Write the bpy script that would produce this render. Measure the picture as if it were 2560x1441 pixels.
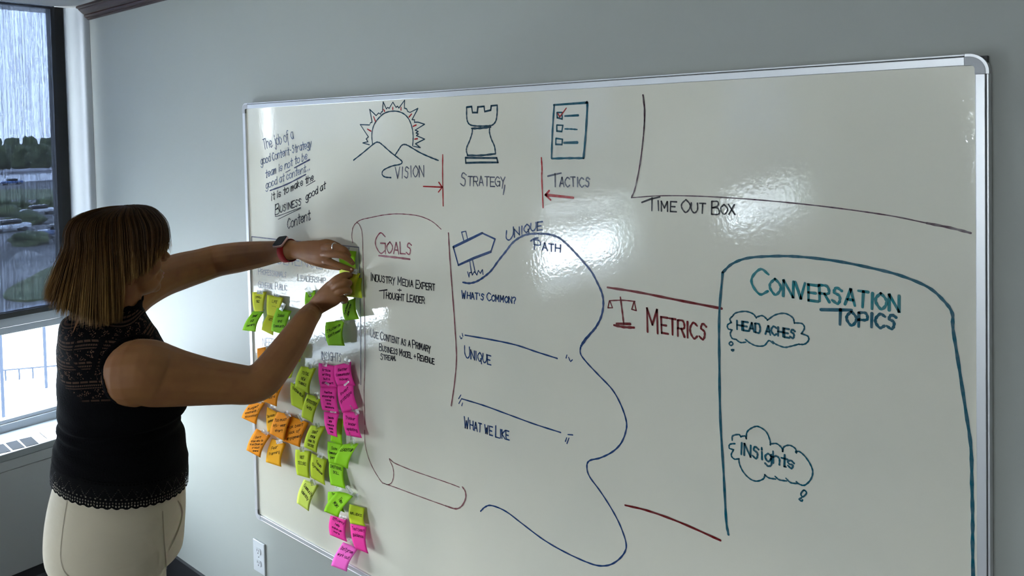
import bpy, bmesh, math, random
import numpy as np
from mathutils import Vector, Matrix
from mathutils.bvhtree import BVHTree

for o in list(bpy.data.objects): bpy.data.objects.remove(o)
sc = bpy.context.scene
COL = sc.collection
random.seed(7)
V3 = lambda a: Vector((float(a[0]), float(a[1]), float(a[2])))

# ------------------------------------------------------------------ camera
F, PPX, PPY = 1900.0, 1280.0, 376.3
S = 1.19
_y, _p, _r = [math.radians(v) for v in (39.658, 1.699, -1.250)]
CAM = np.array([0, -1.235 * S, 1.835])
FW = np.array([-math.sin(_y) * math.cos(_p), math.cos(_y) * math.cos(_p), -math.sin(_p)])
r0 = np.array([math.cos(_y), math.sin(_y), 0.0]); u0 = np.cross(r0, FW)
RT = r0 * math.cos(_r) + u0 * math.sin(_r); UP = -r0 * math.sin(_r) + u0 * math.cos(_r)
def ray(x, y): return FW + RT * ((x - PPX) / F) - UP * ((y - PPY) / F)
def PX(x, y, d): return CAM + ray(x, y) * d
def onY(x, y, Y): d = ray(x, y); return CAM + d * (Y - CAM[1]) / d[1]
def onX(x, y, X): d = ray(x, y); return CAM + d * (X - CAM[0]) / d[0]
def onZ(x, y, Z): d = ray(x, y); return CAM + d * (Z - CAM[2]) / d[2]

cd = bpy.data.cameras.new('camera'); cam = bpy.data.objects.new('camera', cd); COL.objects.link(cam)
cd.sensor_fit = 'HORIZONTAL'; cd.sensor_width = 36; cd.lens = F / 2560 * 36
cd.shift_y = (PPY - 720.5) / 2560.0; cd.clip_start = 0.02; cd.clip_end = 2000
cam.matrix_world = Matrix(((RT[0], UP[0], -FW[0], CAM[0]), (RT[1], UP[1], -FW[1], CAM[1]), (RT[2], UP[2], -FW[2], CAM[2]), (0, 0, 0, 1)))
sc.camera = cam

# ------------------------------------------------------------------ view, world, lights
sc.view_settings.view_transform = 'Standard'; sc.view_settings.look = 'None'
sc.view_settings.gamma = 1.0; sc.view_settings.exposure = 1.1
sc.view_settings.use_curve_mapping = False
SKY, SUN, FILL = 20.0, 24.0, 1.2
w = bpy.data.worlds.new('sky'); sc.world = w; w.use_nodes = True
nt = w.node_tree; nt.nodes.clear()
tc = nt.nodes.new('ShaderNodeTexCoord'); sp = nt.nodes.new('ShaderNodeSeparateXYZ')
rp = nt.nodes.new('ShaderNodeValToRGB'); bg = nt.nodes.new('ShaderNodeBackground'); wo = nt.nodes.new('ShaderNodeOutputWorld')
rp.color_ramp.elements[0].position = 0.0; rp.color_ramp.elements[0].color = (0.95, 0.965, 1.0, 1)
rp.color_ramp.elements[1].position = 0.6; rp.color_ramp.elements[1].color = (0.76, 0.85, 1.0, 1)
nt.links.new(tc.outputs['Generated'], sp.inputs[0]); nt.links.new(sp.outputs['Z'], rp.inputs[0])
nt.links.new(rp.outputs[0], bg.inputs['Color']); bg.inputs['Strength'].default_value = SKY
nt.links.new(bg.outputs[0], wo.inputs[0])
def light(name, kind, loc, rot, energy, color=(1, 1, 1), **kw):
    l = bpy.data.lights.new(name, kind); l.energy = energy; l.color = color
    for k, v in kw.items(): setattr(l, k, v)
    o = bpy.data.objects.new(name, l); COL.objects.link(o); o.location = loc; o.rotation_euler = rot
    return o
sun = light('sun', 'SUN', (0, 0, 50), (math.radians(20), math.radians(42), 0), SUN, (1, 0.95, 0.88), angle=0.01)

# ------------------------------------------------------------------ materials
def mat(name, color, rough=0.6, metal=0.0, spec=0.5, bump=None, noise=None, alpha=None, emit=None, coat=0.0, sheen=0.0, sss=0.0):
    m = bpy.data.materials.new(name); m.use_nodes = True
    n = m.node_tree; b = n.nodes['Principled BSDF']
    b.inputs['Base Color'].default_value = (*color, 1); b.inputs['Roughness'].default_value = rough
    b.inputs['Metallic'].default_value = metal; b.inputs['Specular IOR Level'].default_value = spec
    b.inputs['Coat Weight'].default_value = coat; b.inputs['Sheen Weight'].default_value = sheen
    if sss:
        b.inputs['Subsurface Weight'].default_value = sss; b.inputs['Subsurface Radius'].default_value = (0.012, 0.004, 0.002)
        b.inputs['Subsurface Scale'].default_value = 1.0
    if alpha is not None: b.inputs['Alpha'].default_value = alpha
    if emit: b.inputs['Emission Color'].default_value = (*emit[0], 1); b.inputs['Emission Strength'].default_value = emit[1]
    tx = n.nodes.new('ShaderNodeTexCoord')
    if noise:   # (scale, other colour, low, high, stretch)
        nz = n.nodes.new('ShaderNodeTexNoise'); nz.inputs['Scale'].default_value = noise[0]; nz.inputs['Detail'].default_value = 5
        mp = n.nodes.new('ShaderNodeMapping'); mp.inputs['Scale'].default_value = noise[4] if len(noise) > 4 else (1, 1, 1)
        n.links.new(tx.outputs['Object'], mp.inputs[0]); n.links.new(mp.outputs[0], nz.inputs['Vector'])
        r = n.nodes.new('ShaderNodeMapRange'); r.inputs[1].default_value = noise[2]; r.inputs[2].default_value = noise[3]
        mx = n.nodes.new('ShaderNodeMix'); mx.data_type = 'RGBA'
        mx.inputs[6].default_value = (*color, 1); mx.inputs[7].default_value = (*noise[1], 1)
        n.links.new(nz.outputs[0], r.inputs[0]); n.links.new(r.outputs[0], mx.inputs[0]); n.links.new(mx.outputs[2], b.inputs['Base Color'])
    if bump:    # (scale, strength, distance, stretch)
        nz = n.nodes.new('ShaderNodeTexNoise'); nz.inputs['Scale'].default_value = bump[0]; nz.inputs['Detail'].default_value = 3
        mp = n.nodes.new('ShaderNodeMapping'); mp.inputs['Scale'].default_value = bump[3] if len(bump) > 3 else (1, 1, 1)
        n.links.new(tx.outputs['Object'], mp.inputs[0]); n.links.new(mp.outputs[0], nz.inputs['Vector'])
        bp = n.nodes.new('ShaderNodeBump'); bp.inputs['Strength'].default_value = bump[1]; bp.inputs['Distance'].default_value = bump[2]
        n.links.new(nz.outputs[0], bp.inputs['Height']); n.links.new(bp.outputs[0], b.inputs['Normal'])
    return m
M = {}
M['wall'] = mat('wall_paint', (0.40, 0.418, 0.388), 0.55, bump=(260, 0.25, 0.0006))
M['ceiling'] = mat('ceiling_paint', (0.62, 0.59, 0.54), 0.8, bump=(120, 0.2, 0.001))
M['white'] = mat('white_paint', (0.50, 0.53, 0.56), 0.4, bump=(180, 0.1, 0.0005))
M['carpet'] = mat('carpet', (0.045, 0.047, 0.052), 0.95, bump=(600, 0.8, 0.003), noise=(140, (0.09, 0.09, 0.1), 0.4, 0.65))
M['crown'] = mat('dark_wood', (0.035, 0.016, 0.012), 0.38, noise=(14, (0.07, 0.03, 0.022), 0.4, 0.7, (1, 20, 20)), bump=(30, 0.2, 0.001, (1, 20, 20)))
M['black'] = mat('black_frame', (0.012, 0.013, 0.015), 0.45)
M['rubber'] = mat('black_baseboard', (0.02, 0.02, 0.022), 0.5)
M['alu'] = mat('brushed_aluminium', (0.74, 0.75, 0.77), 0.38, metal=0.45, bump=(60, 0.08, 0.0004, (60, 60, 1)))
M['cap'] = mat('grey_plastic_cap', (0.5, 0.51, 0.53), 0.5)
M['groove'] = mat('frame_groove', (0.05, 0.05, 0.055), 0.6)
M['winframe'] = mat('painted_window_frame', (0.36, 0.39, 0.43), 0.4)
M['hvac'] = mat('heater_enamel', (0.20, 0.215, 0.225), 0.4, bump=(300, 0.1, 0.0004))
M['hvacfront'] = mat('heater_front', (0.30, 0.31, 0.31), 0.5, bump=(300, 0.1, 0.0004))
M['grille'] = mat('dark_grille', (0.012, 0.014, 0.018), 0.8, spec=0.1, bump=(500, 0.6, 0.001, (1, 6, 1)))
M['plate'] = mat('white_plastic', (0.62, 0.64, 0.66), 0.35)
M['slot'] = mat('outlet_slot', (0.015, 0.015, 0.018), 0.6)
M['skin'] = mat('skin', (0.275, 0.122, 0.044), 0.55, spec=0.22, noise=(25, (0.24, 0.10, 0.04), 0.4, 0.75), bump=(420, 0.12, 0.0008), sss=0.06)
M['lip'] = mat('lips', (0.36, 0.11, 0.09), 0.45)
M['eye'] = mat('eye_white', (0.6, 0.6, 0.58), 0.2)
M['cream'] = mat('cream_trouser_fabric', (0.56, 0.49, 0.36), 0.85, sheen=0.2, bump=(9, 0.35, 0.012, (1, 1, 2.4)))
M['seam'] = mat('trouser_seam', (0.30, 0.25, 0.18), 0.9)
M['blackcloth'] = mat('black_knit', (0.003, 0.003, 0.0035), 0.9, spec=0.06, bump=(300, 0.4, 0.001))
M['screen'] = mat('watch_glass', (0.004, 0.004, 0.005), 0.12)
M['rosegold'] = mat('rose_metal', (0.62, 0.42, 0.38), 0.3, metal=0.9)
M['redstrap'] = mat('red_strap', (0.26, 0.010, 0.008), 0.8, spec=0.15, bump=(400, 0.3, 0.0006))
M['silver'] = mat('silver', (0.8, 0.8, 0.78), 0.22, metal=1.0)
M['shoe'] = mat('shoe_leather', (0.03, 0.02, 0.015), 0.45)
M['tape'] = None

def node_tape():
    m = bpy.data.materials.new('clear_tape'); m.use_nodes = True; n = m.node_tree; b = n.nodes['Principled BSDF']
    b.inputs['Base Color'].default_value = (0.86, 0.88, 0.87, 1); b.inputs['Roughness'].default_value = 0.25
    nz = n.nodes.new('ShaderNodeTexNoise'); nz.inputs['Scale'].default_value = 90
    tx = n.nodes.new('ShaderNodeTexCoord'); n.links.new(tx.outputs['Object'], nz.inputs['Vector'])
    r = n.nodes.new('ShaderNodeMapRange'); r.inputs[1].default_value = 0.35; r.inputs[2].default_value = 0.65
    r.inputs[3].default_value = 0.35; r.inputs[4].default_value = 0.8
    n.links.new(nz.outputs[0], r.inputs[0]); n.links.new(r.outputs[0], b.inputs['Alpha'])
    return m
M['tape'] = node_tape()

def node_board():
    m = bpy.data.materials.new('gloss_whiteboard'); m.use_nodes = True; n = m.node_tree; b = n.nodes['Principled BSDF']
    b.inputs['Base Color'].default_value = (0.82, 0.79, 0.67, 1); b.inputs['Roughness'].default_value = 0.055
    b.inputs['Specular IOR Level'].default_value = 0.5; b.inputs['IOR'].default_value = 1.6
    tx = n.nodes.new('ShaderNodeTexCoord')
    nz = n.nodes.new('ShaderNodeTexNoise'); nz.inputs['Scale'].default_value = 120; nz.inputs['Detail'].default_value = 2
    n2 = n.nodes.new('ShaderNodeTexNoise'); n2.inputs['Scale'].default_value = 2.2; n2.inputs['Detail'].default_value = 1
    for a in (nz, n2): n.links.new(tx.outputs['Object'], a.inputs['Vector'])
    b1 = n.nodes.new('ShaderNodeBump'); b1.inputs['Strength'].default_value = 0.5; b1.inputs['Distance'].default_value = 0.00030
    b2 = n.nodes.new('ShaderNodeBump'); b2.inputs['Strength'].default_value = 0.35; b2.inputs['Distance'].default_value = 0.003
    n.links.new(nz.outputs[0], b1.inputs['Height']); n.links.new(n2.outputs[0], b2.inputs['Height'])
    n.links.new(b2.outputs[0], b1.inputs['Normal']); n.links.new(b1.outputs[0], b.inputs['Normal'])
    n3 = n.nodes.new('ShaderNodeTexNoise'); n3.inputs['Scale'].default_value = 3.5; n3.inputs['Detail'].default_value = 6
    n.links.new(tx.outputs['Object'], n3.inputs['Vector'])
    mr = n.nodes.new('ShaderNodeMapRange'); mr.inputs[1].default_value = 0.45; mr.inputs[2].default_value = 0.8; mr.inputs[4].default_value = 0.12
    mx = n.nodes.new('ShaderNodeMix'); mx.data_type = 'RGBA'; mx.inputs[6].default_value = (0.82, 0.79, 0.67, 1); mx.inputs[7].default_value = (0.42, 0.5, 0.5, 1)
    n.links.new(n3.outputs[0], mr.inputs[0]); n.links.new(mr.outputs[0], mx.inputs[0]); n.links.new(mx.outputs[2], b.inputs['Base Color'])
    return m
M['board'] = node_board()

def ink(name, c, fade=0.25, f2=(0.5, 0.5, 0.46)):
    m = mat('ink_' + name, c, 0.25, spec=0.35, noise=(70, tuple(c[i] * (1 - fade) + f2[i] * fade for i in range(3)), 0.35, 0.7))
    return m
INK = {'teal': ink('teal', (0.0, 0.10, 0.15), 0.12), 'dteal': ink('dark_teal', (0.004, 0.045, 0.08), 0.1), 'bteal': ink('bright_teal', (0.0, 0.20, 0.23), 0.15),
       'blue': ink('blue', (0.006, 0.045, 0.17), 0.1), 'navy': ink('navy', (0.03, 0.04, 0.11), 0.2), 'grey': ink('slate', (0.09, 0.10, 0.15), 0.35),
       'faded': ink('faded_blue', (0.12, 0.16, 0.27), 0.4), 'red': ink('red', (0.42, 0.008, 0.008), 0.1), 'darkred': ink('dark_red', (0.17, 0.004, 0.006), 0.08),
       'maroon': ink('maroon', (0.21, 0.04, 0.055), 0.3), 'goal': ink('rose', (0.28, 0.045, 0.07), 0.25), 'black': ink('black', (0.012, 0.01, 0.016), 0.12),
       'purple': ink('aubergine', (0.06, 0.012, 0.03), 0.3), 'mauve': ink('mauve', (0.16, 0.16, 0.22), 0.4),
       'pen': mat('pen_ink', (0.015, 0.018, 0.008), 0.8, spec=0.05), 'pen_pink': mat('pen_ink_pink', (0.06, 0.003, 0.025), 0.8, spec=0.05)}

# ------------------------------------------------------------------ object helpers
def mesh_obj(name, verts, faces, m, parent=None, smooth=False, kind=None, label=None):
    me = bpy.data.meshes.new(name); me.from_pydata([tuple(map(float, v)) for v in verts], [], [tuple(f) for f in faces]); me.update()
    return link(name, me, m, parent, smooth, kind, label)
def link(name, me, m, parent=None, smooth=False, kind=None, label=None):
    o = bpy.data.objects.new(name, me); COL.objects.link(o)
    if m is not None: me.materials.append(m)
    if smooth:
        for p in me.polygons: p.use_smooth = True
    if parent is not None: setpar(o, parent)
    if kind: o['kind'] = kind
    if label: o['label'] = label
    return o
def wpos(p):
    return p.location.copy() if p.parent is None else Vector((0, 0, 0))   # parts of parts already sit in world space
def setpar(o, parent):
    o.parent = parent; o.matrix_parent_inverse = Matrix.Translation(-wpos(parent))
def thing(name, label, cat, loc=(0, 0, 0), group=None):
    o = bpy.data.objects.new(name, None); COL.objects.link(o); o.location = V3(loc); o.empty_display_size = 0.05
    o['label'] = label; o['category'] = cat
    if group: o['group'] = group
    return o
def tag(o, label, cat, group=None):
    o['label'] = label; o['category'] = cat
    if group: o['group'] = group
    return o
def box(a, b):
    x0, y0, z0 = a; x1, y1, z1 = b
    v = [(x0, y0, z0), (x1, y0, z0), (x1, y1, z0), (x0, y1, z0), (x0, y0, z1), (x1, y0, z1), (x1, y1, z1), (x0, y1, z1)]
    f = [(0, 3, 2, 1), (4, 5, 6, 7), (0, 1, 5, 4), (1, 2, 6, 5), (2, 3, 7, 6), (3, 0, 4, 7)]
    return v, f
def boxo(name, a, b, m, parent=None, bevel=0.0, kind=None, label=None):
    a2 = [min(a[i], b[i]) for i in range(3)]; b2 = [max(a[i], b[i]) for i in range(3)]
    v, f = box(a2, b2); o = mesh_obj(name, v, f, m, parent, kind=kind, label=label)
    if bevel:
        md = o.modifiers.new('bevel', 'BEVEL'); md.width = bevel; md.segments = 3; md.limit_method = 'ANGLE'
        for p in o.data.polygons: p.use_smooth = True
        o.data.set_sharp_from_angle(angle=math.radians(50)) if hasattr(o.data, 'set_sharp_from_angle') else None
    return o
def merge(parts):
    V, Fc = [], []
    for v, f in parts:
        k = len(V); V += [tuple(map(float, p)) for p in v]; Fc += [tuple(i + k for i in q) for q in f]
    return V, Fc
def catmull(P, n=6, closed=False):
    P = [np.array(p, float) for p in P]
    if len(P) < 3: return P
    out = []; N = len(P)
    rng = range(N) if closed else range(N - 1)
    for i in rng:
        p1, p2 = P[i], P[(i + 1) % N]
        p0 = P[i - 1] if (i > 0 or closed) else 2 * p1 - p2
        p3 = P[(i + 2) % N] if (i + 2 < N or closed) else 2 * p2 - p1
        for k in range(n):
            t = k / n
            out.append(0.5 * ((2 * p1) + (-p0 + p2) * t + (2 * p0 - 5 * p1 + 4 * p2 - p3) * t * t + (-p0 + 3 * p1 - 3 * p2 + p3) * t ** 3))
    if not closed: out.append(P[-1])
    return out

# ------------------------------------------------------------------ room shell
XW = -3.127 * S; CEIL = 1.835 + 0.499 * S; XR, YB = 5.6, -11.4; BF = -0.03
XG = XW - 0.085                                    # window plane
zs = lambda z: 1.835 + (z - 1.85) * S
Z_TOP = CEIL; Z_BAR1, Z_BAR0 = zs(1.2175), zs(1.195); Z_G1, Z_G0 = zs(1.135), zs(0.822); Z_H = zs(0.778)
Y_J = onX(166, 280, XG)[1]                         # jamb / black frame edge
Y_F = onX(137, 334, XG)[1]                         # black frame / glass edge
boxo('floor', (XW - 0.3, YB, -0.1), (XR, 0.0, 0.0), M['carpet'], kind='structure')
boxo('ceiling', (XW - 0.3, YB, CEIL), (XR, 0.2, CEIL + 0.1), M['ceiling'], kind='structure')
boxo('wall_back', (XW, 0.0, 0.0), (XR, 0.2, CEIL), M['wall'], kind='structure')
boxo('wall_right', (XR, YB, 0), (XR + 0.15, 0.2, CEIL), M['wall'], kind='structure')
FX0, FX1, FZ0, FZ1 = -1.70, 0.3, 0.75, 2.35  # opening for the added window in the front wall
v, f = merge([box((XW - 0.3, YB - 0.15, 0), (FX0, YB, CEIL)), box((FX1, YB - 0.15, 0), (XR, YB, CEIL)), box((FX0, YB - 0.15, 0), (FX1, YB, FZ0)), box((FX0, YB - 0.15, FZ1), (FX1, YB, CEIL))])
mesh_obj('wall_front', v, f, M['wall'], kind='structure')
# window wall: lower wall, piers and the white splayed reveal beside the board wall
WINS = [(Y_F, -2.1), (-3.4, -4.95), (-7.0, -9.8)]
parts = [box((XW - 0.3, YB, 0), (XW, 0.2, zs(0.70)))]
edges = [(-2.1, -3.4), (-4.95, -7.0), (-9.8, YB)]
for a, b in edges: parts.append(box((XW - 0.3, b, zs(0.70)), (XW, a, CEIL)))
v, f = merge(parts); mesh_obj('wall_left', v, f, M['wall'], kind='structure')
# splayed reveal (quarter round soft corner)
prof = catmull([(XG - 0.02, Y_J), (XG + 0.005, Y_J + 0.004), (XW - 0.035, Y_J + 0.045), (XW - 0.008, -0.022), (XW, 0.0)], 5)
n = len(prof); v = []; f = []
for (x, y) in prof: v += [(x, y, 0.3), (x, y, CEIL)]
for i in range(n - 1): f.append((2 * i, 2 * i + 1, 2 * i + 3, 2 * i + 2))
b0 = len(v); v += [(XG - 0.02, 0.2, 0.3), (XG - 0.02, 0.2, CEIL), (XW, 0.2, 0.3), (XW, 0.2, CEIL)]
f += [(0, b0, b0 + 1, 1), (2 * n - 2, 2 * n - 1, b0 + 3, b0 + 2)]
mesh_obj('trim_1', v, f, M['white'], smooth=True, kind='structure')
# crown moulding on the board wall, end profile showing at the window end
zc0 = zs(2.301); H = CEIL - zc0
cp = [(0, 0), (-.006, 0), (-.012, .06), (-.012, .14), (-.02, .18), (-.024, .3), (-.022, .38), (-.034, .52), (-.046, .72), (-.048, .8), (-.056, .84), (-.056, 1.0), (0, 1.0)]
cp = [(y, zc0 + k * H - (0.0005 if k == 1.0 else 0)) for y, k in cp]; v = []; f = []
for x in (XW + 0.002, XR - 0.01): v += [(x, y, z) for y, z in cp]
k = len(cp)
for i in range(k): j = (i + 1) % k; f.append((i, j, k + j, k + i))
f += [tuple(range(k)), tuple(range(2 * k - 1, k - 1, -1))]
mesh_obj('trim_2', v, f, M['crown'], kind='structure')
boxo('baseboard_back', (XW, -0.012, 0), (XR, 0.0, 0.10), M['rubber'], kind='structure')
boxo('baseboard_right', (XR - 0.012, YB, 0), (XR, 0.0, 0.10), M['rubber'], kind='structure')

# ------------------------------------------------------------------ windows
gm = bpy.data.materials.new('window_glass'); gm.use_nodes = True; n = gm.node_tree; n.nodes.clear()
o_ = n.nodes.new('ShaderNodeOutputMaterial'); mx = n.nodes.new('ShaderNodeMixShader'); tr = n.nodes.new('ShaderNodeBsdfTransparent'); gl = n.nodes.new('ShaderNodeBsdfGlossy')
gl.inputs['Roughness'].default_value = 0.02; tr.inputs[0].default_value = (0.93, 0.97, 0.98, 1); mx.inputs[0].default_value = 0.06
n.links.new(tr.outputs[0], mx.inputs[1]); n.links.new(gl.outputs[0], mx.inputs[2]); n.links.new(mx.outputs[0], o_.inputs[0]); M['glass'] = gm
# solar screen fabric: woven, partly see-through, vertical slubs
bm_ = bpy.data.materials.new('solar_screen_fabric'); bm_.use_nodes = True; n = bm_.node_tree; n.nodes.clear()
o_ = n.nodes.new('ShaderNodeOutputMaterial'); mx = n.nodes.new('ShaderNodeMixShader'); tr = n.nodes.new('ShaderNodeBsdfTransparent'); tr.inputs[0].default_value = (0.52, 0.64, 0.92, 1); df = n.nodes.new('ShaderNodeBsdfDiffuse')
df.inputs[0].default_value = (0.055, 0.058, 0.066, 1); tx = n.nodes.new('ShaderNodeTexCoord')
fac = []
for s_, st in ((70, (1, 4.5, 0.35)), (260, (1, 1, 1.0)), (28, (1, 6, 0.08))):
    mp = n.nodes.new('ShaderNodeMapping'); mp.inputs['Scale'].default_value = st; nz = n.nodes.new('ShaderNodeTexNoise'); nz.inputs['Scale'].default_value = s_; nz.inputs['Detail'].default_value = 2
    n.links.new(tx.outputs['Object'], mp.inputs[0]); n.links.new(mp.outputs[0], nz.inputs['Vector']); fac.append(nz.outputs[0])
ad = n.nodes.new('ShaderNodeMath'); ad.operation = 'ADD'; ad2 = n.nodes.new('ShaderNodeMath'); ad2.operation = 'ADD'
n.links.new(fac[0], ad.inputs[0]); n.links.new(fac[1], ad.inputs[1]); n.links.new(ad.outputs[0], ad2.inputs[0]); n.links.new(fac[2], ad2.inputs[1])
mr = n.nodes.new('ShaderNodeMapRange'); mr.inputs[1].default_value = 1.25; mr.inputs[2].default_value = 1.75; mr.inputs[3].default_value = 0.984; mr.inputs[4].default_value = 0.950
n.links.new(ad2.outputs[0], mr.inputs[0]); n.links.new(mr.outputs[0], mx.inputs[0])
n.links.new(tr.outputs[0], mx.inputs[1]); n.links.new(df.outputs[0], mx.inputs[2]); n.links.new(mx.outputs[0], o_.inputs[0]); M['screenfab'] = bm_

for wi, (y1, y0) in enumerate(WINS):
    root = bpy.data.objects.new('window_%d' % (wi + 1), None); COL.objects.link(root); root.location = (XG, (y0 + y1) / 2, Z_G0); root['kind'] = 'structure'
    yj = Y_J if wi == 0 else y1 + 0.05
    # black side channels and head
    boxo('side_channel', (XG - 0.05, y1, Z_BAR0), (XG + 0.004, yj, Z_TOP), M['black'], root)
    boxo('side_channel', (XG - 0.05, y0 - 0.05, Z_BAR0), (XG + 0.004, y0, Z_TOP), M['black'], root)
    boxo('side_channel', (XG - 0.05, y1, Z_H - 0.06), (XG + 0.004, yj, Z_BAR0), M['winframe'], root, label='pale grey lower frame stile')
    boxo('side_channel', (XG - 0.05, y0 - 0.05, Z_H - 0.06), (XG + 0.004, y0, Z_BAR0), M['winframe'], root, label='pale grey lower frame stile')
    for za, zb, dx in ((zs(1.1625), Z_BAR0 + 0.03, 0.0), (Z_G1, zs(1.1625) - 0.004, -0.010)):
        boxo('frame_rail', (XG - 0.04, y0, za), (XG + 0.012 + dx, y1, zb), M['winframe'], root, 0.002)
    boxo('frame_rail', (XG - 0.04, y0, Z_H - 0.02), (XG + 0.006, y1, Z_G0 - 0.018), M['winframe'], root, 0.002)
    boxo('frame_rail', (XG - 0.04, y0, Z_G0 - 0.016), (XG - 0.002, y1, Z_G0), M['winframe'], root, 0.002)
    boxo('frame_rail', (XG - 0.04, y0, Z_TOP - 0.006), (XG - 0.005, y1, Z_TOP - 0.001), M['black'], root)
    ymid = (y0 + y1) / 2 if wi else -1.0
    boxo('mullion', (XG - 0.04, ymid - 0.012, Z_G0), (XG - 0.004, ymid + 0.012, Z_TOP), M['winframe'], root)
    for za, zb in ((Z_G0, Z_G1), (Z_BAR0 + 0.03, Z_TOP - 0.006)):
        for ya, yb in ((y0, ymid - 0.012), (ymid + 0.012, y1)):
            boxo('pane', (XG - 0.024, ya, za), (XG - 0.020, yb, zb), M['glass'], root)
    # two screen blinds per window with a lit gap between them
    g = 0.010 if wi == 0 else -0.002
    spans = ((ymid + g, onX(146, 300, XG + 0.02)[1] if wi == 0 else y1 - 0.0), (y0 + 0.0, ymid - g))
    for bi, (ya, yb) in enumerate(spans):
        ztop = Z_TOP - (0.0 if wi == 0 else 0.02)
        place = ('right half of the window beside the person', 'left half of the window beside the person')[bi] if wi == 0 else \
                ('nearer half' if bi else 'farther half') + (' of the middle window' if wi == 1 else ' of the window behind the camera')
        ZR = Z_BAR0 + (0.0, 0.11, 0.0)[wi]; ZR1 = ZR + Z_BAR1 - Z_BAR0
        bl = thing('roller_blind', 'grey see-through roller blind over the ' + place, 'blind', (XG + 0.03, (ya + yb) / 2, Z_BAR0), 'roller blinds on the window wall')
        mesh_obj('fabric', [(XG + 0.022, ya, ZR1 - 0.01), (XG + 0.022, yb, ZR1 - 0.01), (XG + 0.022, yb, ztop), (XG + 0.022, ya, ztop)], [(0, 1, 2, 3)], M['screenfab'], bl)
        boxo('bottom_bar', (XG + 0.016, ya, ZR + 0.002), (XG + 0.030, yb, ZR1), M['black'], bl, 0.003)
root = bpy.data.objects.new('window_4', None); COL.objects.link(root); root.location = ((FX0 + FX1) / 2, YB, FZ0); root['kind'] = 'structure'  # unseen window, added to light the board from behind the camera
for a_, b_ in (((FX0, FZ0), (FX1, FZ0 + .05)), ((FX0, FZ1 - .05), (FX1, FZ1)), ((FX0, FZ0 + .05), (FX0 + .05, FZ1 - .05)), ((FX1 - .05, FZ0 + .05), (FX1, FZ1 - .05)), (((FX0 + FX1) / 2 - .02, FZ0 + .05), ((FX0 + FX1) / 2 + .02, FZ1 - .05))):
    boxo('frame_rail', (a_[0], YB - .12, a_[1]), (b_[0], YB - .04, b_[1]), M['winframe'], root)
for xa, xb in ((FX0 + .05, (FX0 + FX1) / 2 - .02), ((FX0 + FX1) / 2 + .02, FX1 - .05)): boxo('pane', (xa, YB - .082, FZ0 + .05), (xb, YB - .078, FZ1 - .05), M['glass'], root)
p = light('window_light_portal', 'AREA', ((FX0 + FX1) / 2, YB - .16, (FZ0 + FZ1) / 2), (math.radians(90), 0, 0), 1.0, shape='RECTANGLE', size=FX1 - FX0, size_y=FZ1 - FZ0); p.data.cycles.is_portal = True
for wi, (y1, y0) in enumerate(WINS):   # daylight portals in the window openings
    p = light('window_light_portal', 'AREA', (XG - 0.08, (y0 + y1) / 2, (Z_G0 + Z_TOP) / 2), (0, math.radians(-90), 0), 1.0, shape='RECTANGLE', size=Z_TOP - Z_G0, size_y=y1 - y0)
    p.data.cycles.is_portal = True

# ------------------------------------------------------------------ heater under the window
XH = XW + 0.185
ht = thing('wall_heater', 'long white under-window heater cabinet with small dark grilles on top', 'heater', ((XW + XH) / 2, -2.0, 0))
boxo('front_panel', (XW + 0.001, -9.5, 0.05), (XH - 0.012, -0.02, Z_H - 0.075), M['hvacfront'], ht, 0.003)
boxo('top_cover', (XG + 0.006, -9.5, Z_H - 0.030), (XH, -0.02, Z_H), M['hvac'], ht, 0.004)
boxo('top_lip', (XW + 0.001, -9.5, Z_H - 0.072), (XH - 0.004, -0.02, Z_H - 0.0305), M['hvacfront'], ht, 0.003)
boxo('plinth', (XW + 0.001, -9.5, 0.001), (XH - 0.03, -0.02, 0.05), M['rubber'], ht)
def zpoly(name, pts, z, m, parent, h=0.002, label=None):
    P = [onZ(x, y, z) for x, y in pts]; k = len(P)
    v = [(p[0], p[1], z + h) for p in P] + [(p[0], p[1], z - 0.001) for p in P]
    f = [tuple(range(k)), tuple(range(2 * k - 1, k - 1, -1))] + [(i, i + k, (i + 1) % k + k, (i + 1) % k) for i in range(k)]
    return mesh_obj(name, v, f, m, parent, label=label)
for q in ([(48, 1098), (78, 1091), (98, 1108), (66, 1116)], [(14, 1107), (42, 1100), (62, 1117), (32, 1124)], [(-22, 1115), (8, 1109), (28, 1127), (-4, 1134)]):
    q2 = [(x, y + 2) for x, y in q]; 
    zpoly('grille', [(a if a != 98 else 97, b) for a, b in q2], Z_H, M['grille'], ht, 0.0015)
# control door outline
c = [onZ(x, y, Z_H) for x, y in ((98, 1082), (160, 1068), (170, 1086), (118, 1098))]
def ribbon3(P, nrm, wd, off=0.0, taper=False):
    P = [np.array(p, float) for p in P]; v, f = [], []
    for i, p in enumerate(P):
        a = P[max(0, i - 1)]; b = P[min(len(P) - 1, i + 1)]; t = b - a; t /= (np.linalg.norm(t) + 1e-9)
        nn = nrm[i] if isinstance(nrm, list) else nrm
        s = np.cross(t, nn); s /= (np.linalg.norm(s) + 1e-9)
        h = wd[i] / 2 if isinstance(wd, (list, np.ndarray)) else wd / 2
        v += [p + s * h + nn * off, p - s * h + nn * off]
        if i: k = len(v) - 4; f.append((k, k + 1, k + 3, k + 2))
    return v, f
c = [q for i in range(4) for q in (c[i] * .86 + c[i - 1] * .14, c[i] * .98 + (c[i - 1] + c[(i + 1) % 4]) * .01, c[i] * .86 + c[(i + 1) % 4] * .14)]
v, f = ribbon3(c + [c[0]], np.array([0, 0, 1.0]), 0.0022, 0.0008)
mesh_obj('control_door', v, f, M['grille'], ht)
seam = onX(0, 1099, XW)
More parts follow.
